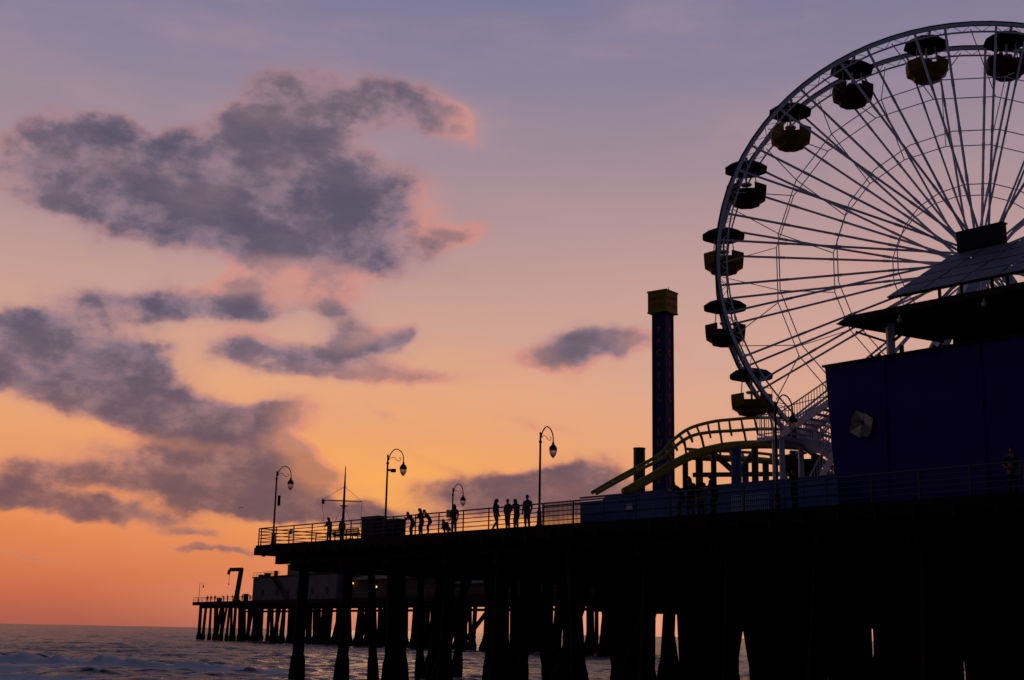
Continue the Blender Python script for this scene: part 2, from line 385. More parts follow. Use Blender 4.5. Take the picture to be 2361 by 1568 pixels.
for j in range(ny+1):
    for i in range(nx+1):
        x=-120+240*i/nx; y=-110+140*j/ny
        z=1.55 if y<2 else 1.55-(y-2)*.085
        vs.append((x,y,z+.12*noise.noise(V((x*.15,y*.15,0)))))
for j in range(ny):
    for i in range(nx): a=j*(nx+1)+i; fs.append((a,a+1,a+nx+2,a+nx+1))
sb=MB(); sb.add(vs,fs); tag(sb.build('beach_sand',X['sand'],smooth=True,recalc=False),kind='structure')
# ---------------------------------------------------------------- near pier
S1=72.0
pier=thing('pier','broad timber pier on thick dark piles carrying the amusement rides','pier',PF.p(0,0,0))
def ps(*a): return PF.p(*a)
E,Nn=PF.e,PF.n
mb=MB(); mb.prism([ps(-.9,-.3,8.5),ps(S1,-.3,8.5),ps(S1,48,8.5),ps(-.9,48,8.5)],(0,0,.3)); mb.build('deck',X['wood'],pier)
mb=MB(); mb.beam(ps(-.9,-.36,8.38),ps(S1,-.36,8.38),.1,.5); mb.beam(ps(-.96,-.3,8.38),ps(-.96,48,8.38),.1,.5); mb.build('edge_beam',X['wood'],pier)
for t in (.25,3,6,10,15,20,26,32,38,44,47):
    mb=MB(); mb.beam(ps(1.2,t,7.98),ps(S1,t,7.98),.4,1.0); mb.build('stringer',X['wood'],pier)
bs=[PF.s_at(700,.8,6.0)+5.2*i for i in range(13)]
bs=[b if i==0 else b+random.uniform(-.6,.6)+.5 for i,b in enumerate(bs)]
tt=[.8,5.3,9.8,14.5,19.5,25,32]
def pile(sj,tj,ls,lt,r,nm='pile'):
    a=ps(sj,tj,7.1); b=ps(sj+ls,tj+lt,-1.5)
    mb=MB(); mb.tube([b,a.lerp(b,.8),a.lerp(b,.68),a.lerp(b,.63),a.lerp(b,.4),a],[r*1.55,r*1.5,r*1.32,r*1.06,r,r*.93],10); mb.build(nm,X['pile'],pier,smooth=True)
for i,s in enumerate(bs):
    mb=MB(); mb.beam(ps(s,-.1,7.25),ps(s,46,7.25),.55,.5); mb.build('cap_beam',X['wood'],pier)
    for j,t in enumerate(tt):
        if i==0 and j==1: continue
        if 0<i<7 and j>=2 and random.random()<.32: continue
        pile(s+random.uniform(-.8,.8)*(0 if i+j==0 else 1),t+random.uniform(-1,1)*(0 if j==0 else 1),random.uniform(-.7,.7)*(0 if i+j==0 else 1),random.uniform(-.4,.4),random.uniform(.25,.44))
    for j,t in enumerate((2.2,7.5,13,22,28)):
        if (i==0 and j<2) or (i<7 and j>2) or random.random()<.2: continue
        sg=random.choice((-1,1))
        pile(s+sg*.25,t,sg*random.uniform(1.4,3.0),-random.uniform(.2,1.5),random.uniform(.22,.34),'batter_pile')
        if i>0 and j<2 and random.random()<.6: pile(s-sg*.25,t+.5,-sg*random.uniform(1.2,2.6),random.uniform(.2,1.),random.uniform(.22,.32),'batter_pile')
for k in range(26):
    pile(random.uniform(8,44),random.uniform(24,45),random.choice((-1,0,1))*random.uniform(.2,1.6),0,random.uniform(.26,.42),'batter_pile')
for t in (14.2,24.6,36):
    mb=MB(); mb.beam(ps(bs[3],t,5.7),ps(S1,t,5.7),.3,.4); mb.build('waler',X['wood'],pier)
for i,t in ((1,10.2),(3,14.9),(4,25.4),(5,32.4),(8,19.9),(9,32.4)):
    mb=MB(); mb.beam(ps(bs[i],t,2.6),ps(bs[i+1],t,6.8),.12,.28); mb.build('cross_brace',X['wood'],pier)
mb=MB(); mb.beam(ps(.5,31,6.65),ps(.5,47,6.65),.12,3.1); mb.build('end_sky_block',X['wood'],pier)  # added board closing off sky so the underside stays black
s=4.2
while s<S1:
    w=random.uniform(2.4,4.2); zb=-1
    mb=MB(); mb.beam(ps(s,47.5,(8.3+zb)/2),ps(min(s+w-random.choice((.2,.45,.8)),S1),47.5,(8.3+zb)/2),.15,8.3-zb); mb.build('sky_block_panel',X['wood'],pier); s+=w  # made-up boards behind the piles, blocking sky to darken the underside
for z_ in (6.6,5.0):
    mb=MB(); mb.beam(ps(.6,47.8,z_),ps(S1,47.8,z_),.15,1.7); mb.build('sky_block_beam',X['wood'],pier)  # added beams that close the upper gaps between those boards
for i in range(40):
    s=.5+i*1.8; mb=MB(); mb.box(ps(s,-.47,8.2),.12,.2,.45,math.atan2(E.y,E.x)); mb.build('post_bracket',X['dark'],pier)
def railing(label,pts_fn,L,posts,hs,m=X['rail'],r=.035,ph=1.15,name='railing',group=None,cat='railing'):
    T=thing(name,label,cat,pts_fn(0))
    for i,h in enumerate(hs):
        mb=MB(); mb.tube([pts_fn(0)+Z*h,pts_fn(L)+Z*h],r*(1.25 if i==0 else .8),6); mb.build('top_rail' if i==0 else 'rail',m,T)
    for i in range(posts+1):
        q=pts_fn(L*i/posts); mb=MB(); mb.tube([q-Z*.02,q+Z*ph],r*1.25,6); mb.build('post',m,T)
    return T
railing('long grey pipe railing running along the front edge of the near pier',lambda a:ps(a-.75,-.18,DZ),S1,32,(1.15,.93,.7,.47,.22))
railing('short pipe railing across the seaward end of the near pier',lambda a:ps(-.75,a,DZ),20,9,(1.15,.93,.7,.47,.22))
# ---------------------------------------------------------------- street lamps
def make_lamp(label,loc,rz):
    T=thing('street_lamp',label,'street lamp',loc,rz,'gooseneck street lamps along the pier')
    mb=MB(); mb.lathe([(.2,0),(.2,.08),(.14,.14),(.12,.75),(.15,.8),(.09,.88),(.07,1.0),(.06,3.0),(.055,4.5),(.09,4.55),(.09,4.62),(.05,4.66),(.045,4.98),(.08,5.03),(.03,5.1),(.0,5.16)],n=10); mb.build('pole',X['iron'],T,True,True)
    a=cr([(0,0,4.6),(.08,0,4.95),(.2,0,5.22),(.42,0,5.45),(.66,0,5.43),(.86,0,5.25),(.97,0,4.95),(.98,0,4.66)],6)
    mb=MB(); mb.tube(a,.034,6); mb.build('arm',X['iron'],T,True,True)
    sc=cr([(.02,0,4.7),(.12,0,4.86),(.28,0,4.95),(.45,0,4.9),(.58,0,4.78),(.72,0,4.74),(.82,0,4.83),(.78,0,4.93),(.7,0,4.9)],5)
    mb=MB(); mb.tube(sc,.018,5); mb.build('scroll',X['iron'],T,True,True)
    mb=MB(); mb.lathe([(.03,4.70),(.06,4.66),(.07,4.55),(.12,4.5),(.2,4.40),(.23,4.3),(.22,4.24)],(.98,0,0),12); hd=mb.build('lantern_hood',X['iron'],T,True,True)
    mb=MB(); mb.lathe([(.205,4.26),(.215,4.2),(.2,4.08),(.15,3.96),(.08,3.86),(.02,3.8)],(.98,0,0),12); mb.build('globe',X['globe'],hd,True,True)
    return T
def on_deck(px,t): return ps(PF.s_at(px,t,DZ),t,DZ)
lamps=[(629,.35,0.05,'gooseneck street lamp at the far left end of the near pier railing'),(887,.35,.0,'gooseneck street lamp with a camera box, just right of the two dark cabinets'),(1243,.35,.75,'gooseneck street lamp left of the blue fence, its pole bare'),(1793,1.2,.45,'gooseneck street lamp standing in front of the white staircase')]
L0=None
for px,t,rz,lb in lamps:
    if L0 is None: L0=make_lamp(lb,on_deck(px,t),rz)
    else: dup(L0,on_deck(px,t),rz,lb)
p=at(1040,1290,101); dup(L0,V((p.x,p.y,DZ)),.7,'small looking gooseneck street lamp set back behind the walkers in mid pier')
cbx=on_deck(887,.35); T=thing('camera_box','small dark camera box fixed to the second lamp pole from the left','camera',cbx+Z*4.1)
mb=MB(); mb.box(cbx+V((.2,0,4.15)),.4,.14,.12,.2); mb.build('bracket',X['iron'],T); mb=MB(); mb.box(cbx+V((.38,-.05,4.12)),.26,.3,.2,.3); mb.build('housing',X['dark'],T)
q=on_deck(633,.35); mb=MB(); mb.box(q+V((.14,-.05,3.05)),.2,.04,.7); tag(mb.build('sign',X['dark'],loc=q+Z*3),'narrow dark sign plate on the leftmost near lamp pole','sign')
# ---------------------------------------------------------------- ferris wheel
WY=67.0; HS=1.5; RIM=13.55; WB=math.radians(9); VS=.945
AX=V((math.sin(WB),math.cos(WB),0)); UX=V((math.cos(WB),-math.sin(WB),0))
hx,hy=2250.,600.
for _ in range(14):
    c=at(hx,hy,WY); pr=[proj(c+UX*((RIM+.2)*math.cos(a))+AX*d+Z*((RIM+.2)*VS*math.sin(a))) for a in np.linspace(0,2*PI,180) for d in (-HS,HS)]
    hx+=1647-min(x for x,y in pr); hy+=48-min(y for x,y in pr)
WC=at(hx,hy,WY)
wheel=thing('ferris_wheel','huge white spoked observation wheel rising behind the pier buildings','ferris wheel',(WC.x,WC.y,DZ))
def wp(r,deg,dy): a=math.radians(deg); return WC+UX*(r*math.cos(a))+AX*dy+Z*(r*VS*math.sin(a))
PH0=9.3
def ring(r,dy,w,h,N=80):
    mb=MB(); vs=[];fs=[]
    for i in range(N):
        for (rr,yy) in ((r-h/2,dy-w/2),(r+h/2,dy-w/2),(r+h/2,dy+w/2),(r-h/2,dy+w/2)): vs.append(wp(rr,360*i/N,yy))
    for i in range(N):
        for k in range(4): fs.append((i*4+k,i*4+(k+1)%4,((i+1)%N)*4+(k+1)%4,((i+1)%N)*4+k))
    mb.add(vs,fs); return mb
for nm,dy in (('front',-HS),('rear',HS)):
    ring(RIM,dy,.16,.17).build('rim',X['wheel'],wheel)
    ring(RIM-.45,dy,.08,.08).build('inner_rim',X['wheel'],wheel)
    ring(RIM+.135,dy,.12,.09).build('light_strip',X['rimdark'],wheel)
    mb=MB(); mb.tube([wp(RIM-.45 if i%2 else RIM,i*2.25,dy) for i in range(160)],.024,4,True); mb.build('rim_lattice',X['wheel'],wheel)
    for fr in (.775,.55,.32):
        mb=MB(); d2=dy*(.45+.55*fr); mb.tube([wp(RIM*fr,PH0+18*i,d2) for i in range(20)],.03,5,True)
        mb.build('tie_ring',X['wheel'],wheel)
    for i in range(20):
        for sg in (-1,1):
            mb=MB(); g=wp(.9,PH0+18*i-sg*10,dy*.62); h=wp(RIM-.1,PH0+18*i+sg*3.4,dy); mb.beam(g,h,.098,.098)
            for fr in (.3,.52,.74): q=g.lerp(h,fr); d=(h-g).normalized(); mb.beam(q-d*.2,q+d*.2,.12,.12)
            mb.build('spoke',X['wheel'],wheel)
for i in range(20):
    a=PH0+18*i; mb=MB(); mb.beam(wp(RIM-.15,a,-HS),wp(RIM-.15,a,HS),.12,.12); mb.build('cross_bar',X['wheel'],wheel)
    mb=MB(); mb.beam(wp(RIM*.775,a,-HS*.87),wp(RIM*.55,a,HS*.75),.04,.04); mb.build('tie_rod',X['wheel'],wheel)
    mb=MB(); mb.beam(wp(RIM*.98,a+9,-HS),wp(RIM*.775,a,HS*.87),.04,.04); mb.build('tie_rod',X['wheel'],wheel)
    mb=MB(); mb.beam(wp(RIM*.98,a-9,HS),wp(RIM*.775,a,-HS*.87),.04,.04); mb.build('tie_rod',X['wheel'],wheel)
mb=MB(); mb.tube([WC-AX*2.6,WC+AX*2.6],.45,14); mb.build('hub',X['wheel'],wheel)
for dy in (-HS*.62,HS*.62): ring(.9,dy,.15,.35,24).build('hub_flange',X['wheel'],wheel)
for dy in (-2.4,2.4):
    for dx in (-7.2,7.2):
        q=WC+AX*dy*1.9+UX*dx; mb=MB(); mb.beam(WC+AX*dy,V((q.x,q.y,DZ)),.45,.5); mb.build('support_leg',X['wheel'],wheel)
    mb=MB(); zz=-Z*(WC.z-DZ)*.5; mb.beam(WC+AX*dy*1.45-UX*3.6+zz,WC+AX*dy*1.45+UX*3.6+zz,.25,.3); mb.build('cross_beam',X['wheel'],wheel)
G0={}
GR=RIM-.15
def gondola(deg,kind,label):
    loc=wp(GR,deg,0)
    if kind in G0: return dup(G0[kind],loc,-WB,label)
    T=thing('gondola',label,'gondola',loc,-WB,'gondolas hanging on the wheel')
    ph=PI/8
    mb=MB(); mb.lathe([(1.08,-.24),(1.2,-.17),(1.22,-.1),(.85,.17),(.35,.28),(.1,.32)],n=8,ph=ph); c=mb.build('canopy',X['canopy'],T,True)
    mb=MB(); mb.tube([(0,-1.45,0),(0,1.45,0)],.07,8); mb.build('axle',X['wheel'],T,True)
    tub=X['yellow'] if kind=='y' else X['red']
    mb=MB(); mb.lathe([(.5,-2.2),(.72,-2.15),(.8,-2.0),(1.1,-1.8),(1.14,-1.5),(1.16,-1.16),(1.08,-1.16),(1.06,-1.5),(.98,-1.75),(.6,-1.97)],n=8,ph=ph,skip=((4,5),(5,5),(6,5))); mb.build('tub',tub,T,True)
    mb=MB(); mb.tube([(0,0,-2.1),(0,0,0)],.06,8); mb.build('center_post',X['wheel'],T,True)
    mb=MB(); mb.lathe([(.28,-1.03),(.3,-1.0),(.3,-.95),(.28,-.93)],n=14); mb.build('hand_wheel',X['wheel'],T,True)
    for sx in (-.55,.55):
        mb=MB(); mb.tube([(sx,0,-1.2),(sx*.85,0,-.2)],.03,6); mb.build('hanger',X['wheel'],T,True)
    mb=MB(); mb.lathe([(.95,-1.65),(.95,-1.57),(.5,-1.57),(.5,-1.65)],n=8,ph=ph); mb.build('seat',tub,T,True)
    G0[kind]=T; return T
glabels=[(81.3,'r','dark gondola at the top right of the wheel, cut by the photo edge'),(99.3,'y','bright yellow gondola nearest the top of the wheel'),(117.3,'r','dark gondola with riders, second one down from the wheel top on the left'),(135.3,'y','yellow gondola at the upper left of the wheel, between two dark ones'),(153.3,'r','dark gondola on the left of the wheel just above the spokes that lie level'),(171.3,'y','yellow gondola at the leftmost bulge of the wheel'),(189.3,'r','dark gondola just right of and level with the top of the blue drop tower'),(207.3,'y','yellow gondola hanging lowest before the staircase, above the coaster track'),(225.3,'r','dark gondola half hidden behind the white staircase')]
for g in glabels: gondola(*g)
# ---------------------------------------------------------------- drop tower
TB=at(1531,1300,90); TZ=at(1531,676,90).z; tr=math.radians(-38)
tw=thing('drop_tower','tall slim dark blue drop tower with a yellow lettered head','tower',(TB.x,TB.y,DZ),tr)
hb=TZ-1.5-DZ
mb=MB(); mb.box((0,0,hb/2),.98,.98,hb); 
for sx in (-.5,.5):
    for sy in (-.5,.5): mb.box((sx,sy,hb/2),.1,.1,hb)
mb.build('column',X['towerblue'],tw,True)
mb=MB(); mb.box((0,0,hb+.75),1.5,1.5,1.44); hdm=mb.build('head_box',X['toweryel'],tw,True)
mb=MB(); mb.box((0,0,hb+1.5),1.6,1.6,.1); mb.build('cap',X['green'],tw,True)
mb=MB(); mb.box((0,0,hb+.01),1.58,1.58,.08); mb.build('collar',X['green'],tw,True)
mb=MB(); mb.tube([(.3,.3,hb+1.5),(.3,.3,hb+1.95)],.02,5); mb.build('aerial',X['iron'],tw,True)
RX=Matrix.Rotation(PI/2,4,'X')
for rz_ in (0,PI/2):
    for k,tx in enumerate(('PACIFIC','PARK')):
        me=text_mesh(tx,.36 if k==0 else .42); mb=MB(); mb.mesh(me,Matrix.Rotation(rz_,4,'Z')@Matrix.Translation((0,-.765,hb+1.0-.5*k))@RX); mb.build('lettering',X['letterdark'],hdm,True,recalc=False)
lz=[765,790,817,842,868,894,920,972,998,1024,1052,1080,1108]
for ch,py in zip('PACIFICPLUNGE',lz):
    z=at(1520,py,90).z-DZ; me=text_mesh(ch,.62)
    for rz_ in (0,PI/2):
        mb=MB(); mb.mesh(me,Matrix.Rotation(rz_,4,'Z')@Matrix.Translation((0,-.51,z))@RX); mb.build('letter',X['letter'],tw,True,recalc=False)
# ---------------------------------------------------------------- coaster
co=thing('roller_coaster','yellow green tubular coaster track curving up beside the blue tower','roller coaster',V((at(1600,1200,75).x,75,DZ)))
dep=lambda px:68+(px-1365)*.02
R1=cr([at(x,y,dep(x)+.5) for x,y in ((1365,1136),(1420,1104),(1475,1074),(1520,1048),(1555,1012),(1590,988),(1640,973),(1690,967),(1750,963),(1830,966),(1900,980),(1960,1005))],6)
R2=cr([at(x,y,dep(x)-.5) for x,y in ((1375,1138),(1428,1108),(1482,1080),(1528,1056),(1566,1022),(1602,1003),(1645,996),(1695,993),(1760,989),(1840,993),(1910,1006),(1970,1030))],6)
SPn=cr([at(x,y,dep(x)) for x,y in ((1440,1135),(1500,1102),(1550,1072),(1600,1048),(1650,1034),(1700,1027),(1770,1025),(1850,1030),(1920,1044),(1980,1065))],6)
for r_ in (R1,R2): mb=MB(); mb.tube(r_,.095,7); mb.build('track_rail',X['green'],co,smooth=True)
mb=MB(); mb.tube(SPn,.25,9); mb.build('spine_tube',X['green'],co,smooth=True)
for i in range(5,len(R1)-3,3):
    a,b=R1[i],R2[i]; c=min(SPn,key=lambda q:(q-(a+b)/2).length); mb=MB()
    d=(R1[i+1]-R1[i-1]).normalized()*.16
    if i>21 and (c-a).length<2.4: mb.prism([a-d/2,b-d*.9,b.lerp(c,.35)-d/2],d)
    else: mb.beam(a,b,.07,.09)
    mb.build('track_tie',X['green'],co)
    if i>16 and i%6==2: mb=MB(); mb.beam(b,c,.1,.14); mb.build('tie_strut',X['green'],co)
S2=cr([at(x,y,dep(x)+4) for x,y in ((1585,1052),(1640,1056),(1700,1058),(1780,1064),(1860,1078),(1930,1100))],5)
S3=[q+Z*.5+V((0,.5,0)) for q in S2]
mb=MB(); mb.tube(S2,.2,8); mb.build('lower_spine_tube',X['green'],co,smooth=True); mb=MB(); mb.tube(S3,.09,7); mb.build('track_rail',X['green'],co,smooth=True)
for i in range(1,len(S2),2): mb=MB(); mb.beam(S2[i],S3[i],.1,.2); mb.build('track_tie',X['green'],co)
for (px,py,Y,m,r) in ((1474,1033,76,'dgreen',.34),(1697,1030,dep(1697),'blue',.3),(1718,1060,dep(1718)+4,'blue',.2),(1580,1060,dep(1580),'dgreen',.16),(1612,1052,dep(1612)+4,'dgreen',.22),(1645,1038,dep(1645),'dgreen',.16),(1740,1030,dep(1740),'dgreen',.2),(1765,1064,dep(1765)+4,'dgreen',.2),(1808,1070,dep(1808)+4,'dgreen',.2),(1830,1040,dep(1830),'blue',.25)):
    q=at(px,py,Y); mb=MB(); mb.lathe([(r*1.3,0),(r*1.3,.1),(r,.12),(r,q.z-DZ-.1),(r*1.05,q.z-DZ-.08),(r*1.05,q.z-DZ)],(q.x,q.y,DZ),14); mb.build('support_pillar',X[m],co,smooth=False)
for (x0,y0,x1,y1) in ((1600,1095,1900,1092),(1645,1045,1697,1092),(1740,1040,1700,1092)):
    mb=MB(); mb.beam(at(x0,y0,dep(x0)+2),at(x1,y1,dep(x1)+2),.22,.26); mb.build('support_brace',X['dgreen'],co)
# ---------------------------------------------------------------- blue fence wall and small fences
bw=thing('blue_fence','long blue painted board fence below the coaster','fence',on_deck(1340,2.6))
a=PF.s_at(1338,2.6,DZ); b=PF.s_at(1935,2.6,DZ); nP=9
for i in range(nP):
    u0=a+(b-a)*i/nP; u1=a+(b-a)*(i+1)/nP; h=1.62 if i>0 else 1.45
    mb=MB(); mb.beam(ps(u0+.02,2.6,DZ+h/2),ps(u1-.02,2.6,DZ+h/2),.08,h)
    for k in range(3): mb.beam(ps(u0+.02,2.54,DZ+.3+.5*k),ps(u1-.02,2.54,DZ+.3+.5*k),.05,.05)
    mb.build('board_panel',X['blue'],bw)
mb=MB(); mb.beam(ps(a,2.6,DZ+1.67),ps(b,2.6,DZ+1.67),.16,.08); mb.build('cap_rail',X['blue'],bw)
q=ps(PF.s_at(1451,2.45,DZ),2.45,DZ+.95); mb=MB(); mb.box(q,.42,.03,.3,math.atan2(E.y,E.x)); tag(mb.build('notice',X['paper'],loc=q),'small pale notice fixed to the blue fence','sign')
bf=thing('picket_fence','dark upright bar fence between the lamp and the blue fence','fence',on_deck(1250,1.6))
a=PF.s_at(1250,1.6,DZ); b=PF.s_at(1338,1.6,DZ)
for h in (.12,1.25): mb=MB(); mb.beam(ps(a,1.6,DZ+h),ps(b,1.6,DZ+h),.05,.06); mb.build('rail',X['dark'],bf)
nb=30
for i in range(nb+1): mb=MB(); q=ps(a+(b-a)*i/nb,1.6,DZ); mb.beam(q,q+Z*1.35,.04,.04); mb.build('bar',X['dark'],bf)
wf=thing('white_fence','low white baluster fence between the blue fence and the staircase','fence',on_deck(1688,2.0))
a=PF.s_at(1688,2.0,DZ); b=PF.s_at(1772,2.0,DZ)
for h in (.15,1.0): mb=MB(); mb.beam(ps(a,2,DZ+h),ps(b,2,DZ+h),.05,.06); mb.build('rail',X['white'],wf)
for i in range(19): mb=MB(); q=ps(a+(b-a)*i/18,2,DZ); mb.beam(q,q+Z*1.0,.03,.03); mb.build('baluster',X['white'],wf)
# ---------------------------------------------------------------- staircase
st=thing('staircase','white steel staircase zigzagging up beside the dark blue building','staircase',ps(PF.s_at(1790,4,DZ),4,DZ))
def flight(p_lo,p_hi,t0,t1):
    (s0,z0),(s1,z1)=p_lo,p_hi; n=max(4,int((z1-z0)/.18))
    for t in (t0,t1):
        mb=MB(); mb.beam(ps(s0,t,z0),ps(s1,t,z1),.07,.34); mb.build('stringer',X['white'],st)
        mb=MB(); mb.tube([ps(s0,t,z0+1.1),ps(s1,t,z1+1.1)],.035,6); mb.tube([ps(s0,t,z0+.3),ps(s1,t,z1+.3)],.025,6); mb.build('handrail',X['white'],st)
        mb=MB(); k=max(6,int(abs(s1-s0)/.16))
        for i in range(k+1):
            f=i/k; q=ps(s0+(s1-s0)*f,t,z0+(z1-z0)*f); mb.beam(q+Z*.2,q+Z*1.1,.03,.03)
        mb.build('balusters',X['white'],st)
    mb=MB()
    for i in range(n):
        f=(i+.5)/n; q0=ps(s0+(s1-s0)*f,t0+.05,z0+(z1-z0)*f+.05); q1=ps(s0+(s1-s0)*f,t1-.05,z0+(z1-z0)*f+.05); mb.beam(q0,q1,abs(s1-s0)/n*.95,.04)
    mb.build('treads',X['white'],st)
A=PF.sz(1800,1003,4.0); B=PF.sz(1912,928,4.0); C_=PF.sz(1925,1058,5.6); D_=PF.sz(1846,1168,4.0)
sl=PF.sz(1746,1003,4.0)[0]; zl=A[1]
flight(A,B,4.0,5.4); flight((C_[0],C_[1]),(A[0],zl),5.6,7.0)
zc=C_[1]; sc_=PF.sz(1925,1058,4.0)[0]
flight((D_[0],DZ),(sc_,zc),4.0,5.4)
mb=MB(); mb.prism([ps(sl,3.95,zl-.2),ps(A[0],3.95,zl-.2),ps(A[0],7.05,zl-.2),ps(sl,7.05,zl-.2)],(0,0,.2)); mb.build('landing',X['white'],st)
mb=MB(); mb.prism([ps(sc_,3.95,zc-.2),ps(sc_+1.5,3.95,zc-.2),ps(sc_+1.5,7.05,zc-.2),ps(sc_,7.05,zc-.2)],(0,0,.2)); mb.build('landing',X['white'],st)
mb=MB()
for (p_,q_) in (((sl,4.0),(A[0],4.0)),((sl,4.0),(sl,7.0)),((sl,7.0),(A[0],7.0))):
    for h in (.15,1.1): mb.tube([ps(*p_,zl+h),ps(*q_,zl+h)],.03,6)
    for i in range(11): q=ps(p_[0]+(q_[0]-p_[0])*i/10,p_[1]+(q_[1]-p_[1])*i/10,zl); mb.beam(q,q+Z*1.1,.03,.03)
mb.build('landing_rail',X['white'],st)
for (s_,t_,z_) in ((sl+.9,4.2,zl),(A[0]-.1,4.2,zl),(sl+.5,6.8,zl),(sc_+.6,6.8,zc)):
    mb=MB(); mb.beam(ps(s_,t_,DZ),ps(s_,t_,z_-.2),.24,.24); mb.build('post',X['white'],st)
mb=MB(); q=ps(sl+.9,4.05,zl+.1); mb.box(q+Z*1.2,.5,.3,.25); mb.build('lamp_box',X['dark'],st)
# ---------------------------------------------------------------- pavilion building
bld=thing('pavilion','two storey dark blue pavilion with an open upper terrace under a wide roof','building',ps(PF.s_at(1930,3.2,DZ),3.2,DZ))
tW=3.2; tl=PF.onp(1902,848,tW); sE=S1-.5
zt=tl.z; zf=zt-1.25
sL,sB=PF.sz(1902,848,tW)[0],PF.sz(1931,1168,tW)[0]
sM=sB+(sL-sB)*(zf-DZ)/(zt-DZ)
mb=MB(); mb.prism([ps(sB,tW,DZ),ps(sE,tW,DZ),ps(sE,tW,zf),ps(sM,tW,zf)],Nn*10); wallo=mb.build('wall',X['navy'],bld)
mb=MB(); mb.prism([ps(sM,tW,zf),ps(sE,tW,zf),ps(sE,tW,zt),ps(sL,tW,zt)],Nn*.2); mb.build('parapet',X['navy'],bld)
for px in (2045,2270):
    s_=PF.s_at(px,tW,DZ+3); mb=MB(); mb.beam(ps(s_,tW-.03,DZ+.1),ps(s_,tW-.03,zt),.06,.08,E); mb.build('wall_batten',X['navy'],bld)
mb=MB(); mb.beam(ps(sL-.05,tW-.02,zt+.05),ps(sE,tW-.02,zt+.05),.3,.1); mb.build('coping',X['dark'],bld)
oc=((1972,944),(1996,952),(2017,964),(2014,990),(2005,1012),(1984,1010),(1957,1000),(1962,970))
pts=[PF.onp(x,y,tW-.04) for x,y in oc]
mb=MB(); mb.prism(pts,-Nn*.05); win=mb.build('window',X['dark'],bld)
ce=PF.onp(1991,974,tW-.04)
for k in range(8):
    a_,b_=pts[k],pts[(k+1)%8]; mb=MB(); o_=-Nn*.055; sh=((a_+b_)/2-ce)*.05
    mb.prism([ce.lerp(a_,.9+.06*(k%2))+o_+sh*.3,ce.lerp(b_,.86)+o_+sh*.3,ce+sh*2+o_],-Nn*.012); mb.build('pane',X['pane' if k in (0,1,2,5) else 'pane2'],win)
se,ze=PF.sz(1934,750,2.2); RD=8.2
mb=MB(); mb.prism([ps(se,2.2,ze),ps(sE,2.2,ze),ps(sE,RD,ze),ps(se+1.2,RD,ze)],(0,0,.1)); mb.build('ceiling',X['roof'],bld)
mb=MB(); mb.prism([ps(se-.1,2.1,ze+.05),ps(sE,2.1,ze+.05),ps(sE,2.2,ze+.36),ps(se+.5,2.2,ze+.36)],Nn*.2); mb.build('fascia',X['roof'],bld)
nr=14
for i in range(nr): s_=se+.8+(sE-se-1)*(i+.5)/nr; mb=MB(); mb.beam(ps(s_,2.35,ze-.08),ps(s_,RD-.1,ze-.08),.12,.16); mb.build('rafter',X['roof'],bld)
sp_=PF.sz(2050,740,3.45)[0]
mb=MB(); mb.beam(ps(sp_,3.5,zt-1),ps(sp_,3.5,ze),.32,.32); mb.build('roof_post',X['white'],bld)
for (ds,dt) in ((-2.2,7.8),(3.5,7.8),(8,3.5)): mb=MB(); mb.beam(ps(sp_+ds,dt,zf),ps(sp_+ds,dt,ze),.18,.18); mb.build('roof_post',X['dark'],bld)
mb=MB(); mb.beam(ps(sp_-1.8,3.5,ze-.1),ps(sp_,3.5,ze-.9),.1,.1); mb.beam(ps(sp_+1.5,3.5,ze-.1),ps(sp_,3.5,ze-.9),.1,.1); mb.build('brace',X['dark'],bld)
mb=MB(); 
for h in (.35,.7): mb.tube([ps(sM+.3,9.5,zt-.1+h),ps(sE,9.5,zt-.1+h)],.035,5)
for i in range(14): s_=sM+.3+i*.8; mb.beam(ps(s_,9.5,zf),ps(s_,9.5,zt+.62),.05,.05)
mb.build('terrace_rail',X['white'],bld)
si=PF.s_at(2195,6,ze); mb=MB(); mb.prism([ps(si,6,zf),ps(sE,6,zf),ps(sE,6,ze),ps(si,6,ze)],Nn*.2); mb.build('inner_wall',X['dark'],bld)
for px,dz in ((2075,.25),(2270,.25)):
    s_=PF.s_at(px,2.3,ze); mb=MB(); mb.lathe([(.03,0),(.05,-.12),(.11,-.2),(.1,-.32),(.03,-.38)],ps(s_,2.25,ze-.02),10); mb.build('roof_lamp',X['pane'],bld)
A1=PF.onp(2040,689,3.2); A2=PF.onp(2192,590,7.4)
sa_,za=(A1-PF.o).dot(E),A1.z; su_,zu=(A2-PF.o).dot(E),A2.z
sol=thing('solar_array','sloping solar panel array on the pavilion roof','solar panels',A1)
nc_,nr_=13,4; eE=S1-.5
def sp_pt(u,v):
    s0=sa_+(eE-sa_)*u; s1=su_+(eE-su_)*u; a=ps(s0,3.2,za); b=ps(s1,7.4,zu); return a.lerp(b,v)
nrm=(sp_pt(1,0)-sp_pt(0,0)).cross(sp_pt(0,1)-sp_pt(0,0)).normalized()
if nrm.z<0: nrm=-nrm
for i in range(nc_):
    for j in range(nr_):
        g=.006; h_=.012
        mb=MB(); mb.prism([sp_pt(i/nc_+g/2,j/nr_+h_),sp_pt((i+1)/nc_-g/2,j/nr_+h_),sp_pt((i+1)/nc_-g/2,(j+1)/nr_-h_),sp_pt(i/nc_+g/2,(j+1)/nr_-h_)],nrm*.05); mb.build('solar_panel',X['solar'],sol)
for v in (.05,.5,.95): mb=MB(); mb.beam(sp_pt(0,v)-nrm*.08,sp_pt(1,v)-nrm*.08,.1,.12); mb.build('support_rail',X['dark'],sol)
for u in (.1,.3,.5,.7,.9):
    for v in (.1,.9):
        q=sp_pt(u,v)-nrm*.1; mb=MB(); mb.beam(V((q.x,q.y,ze+.12)),q,.12,.12); mb.build('support_post',X['dark'],sol)
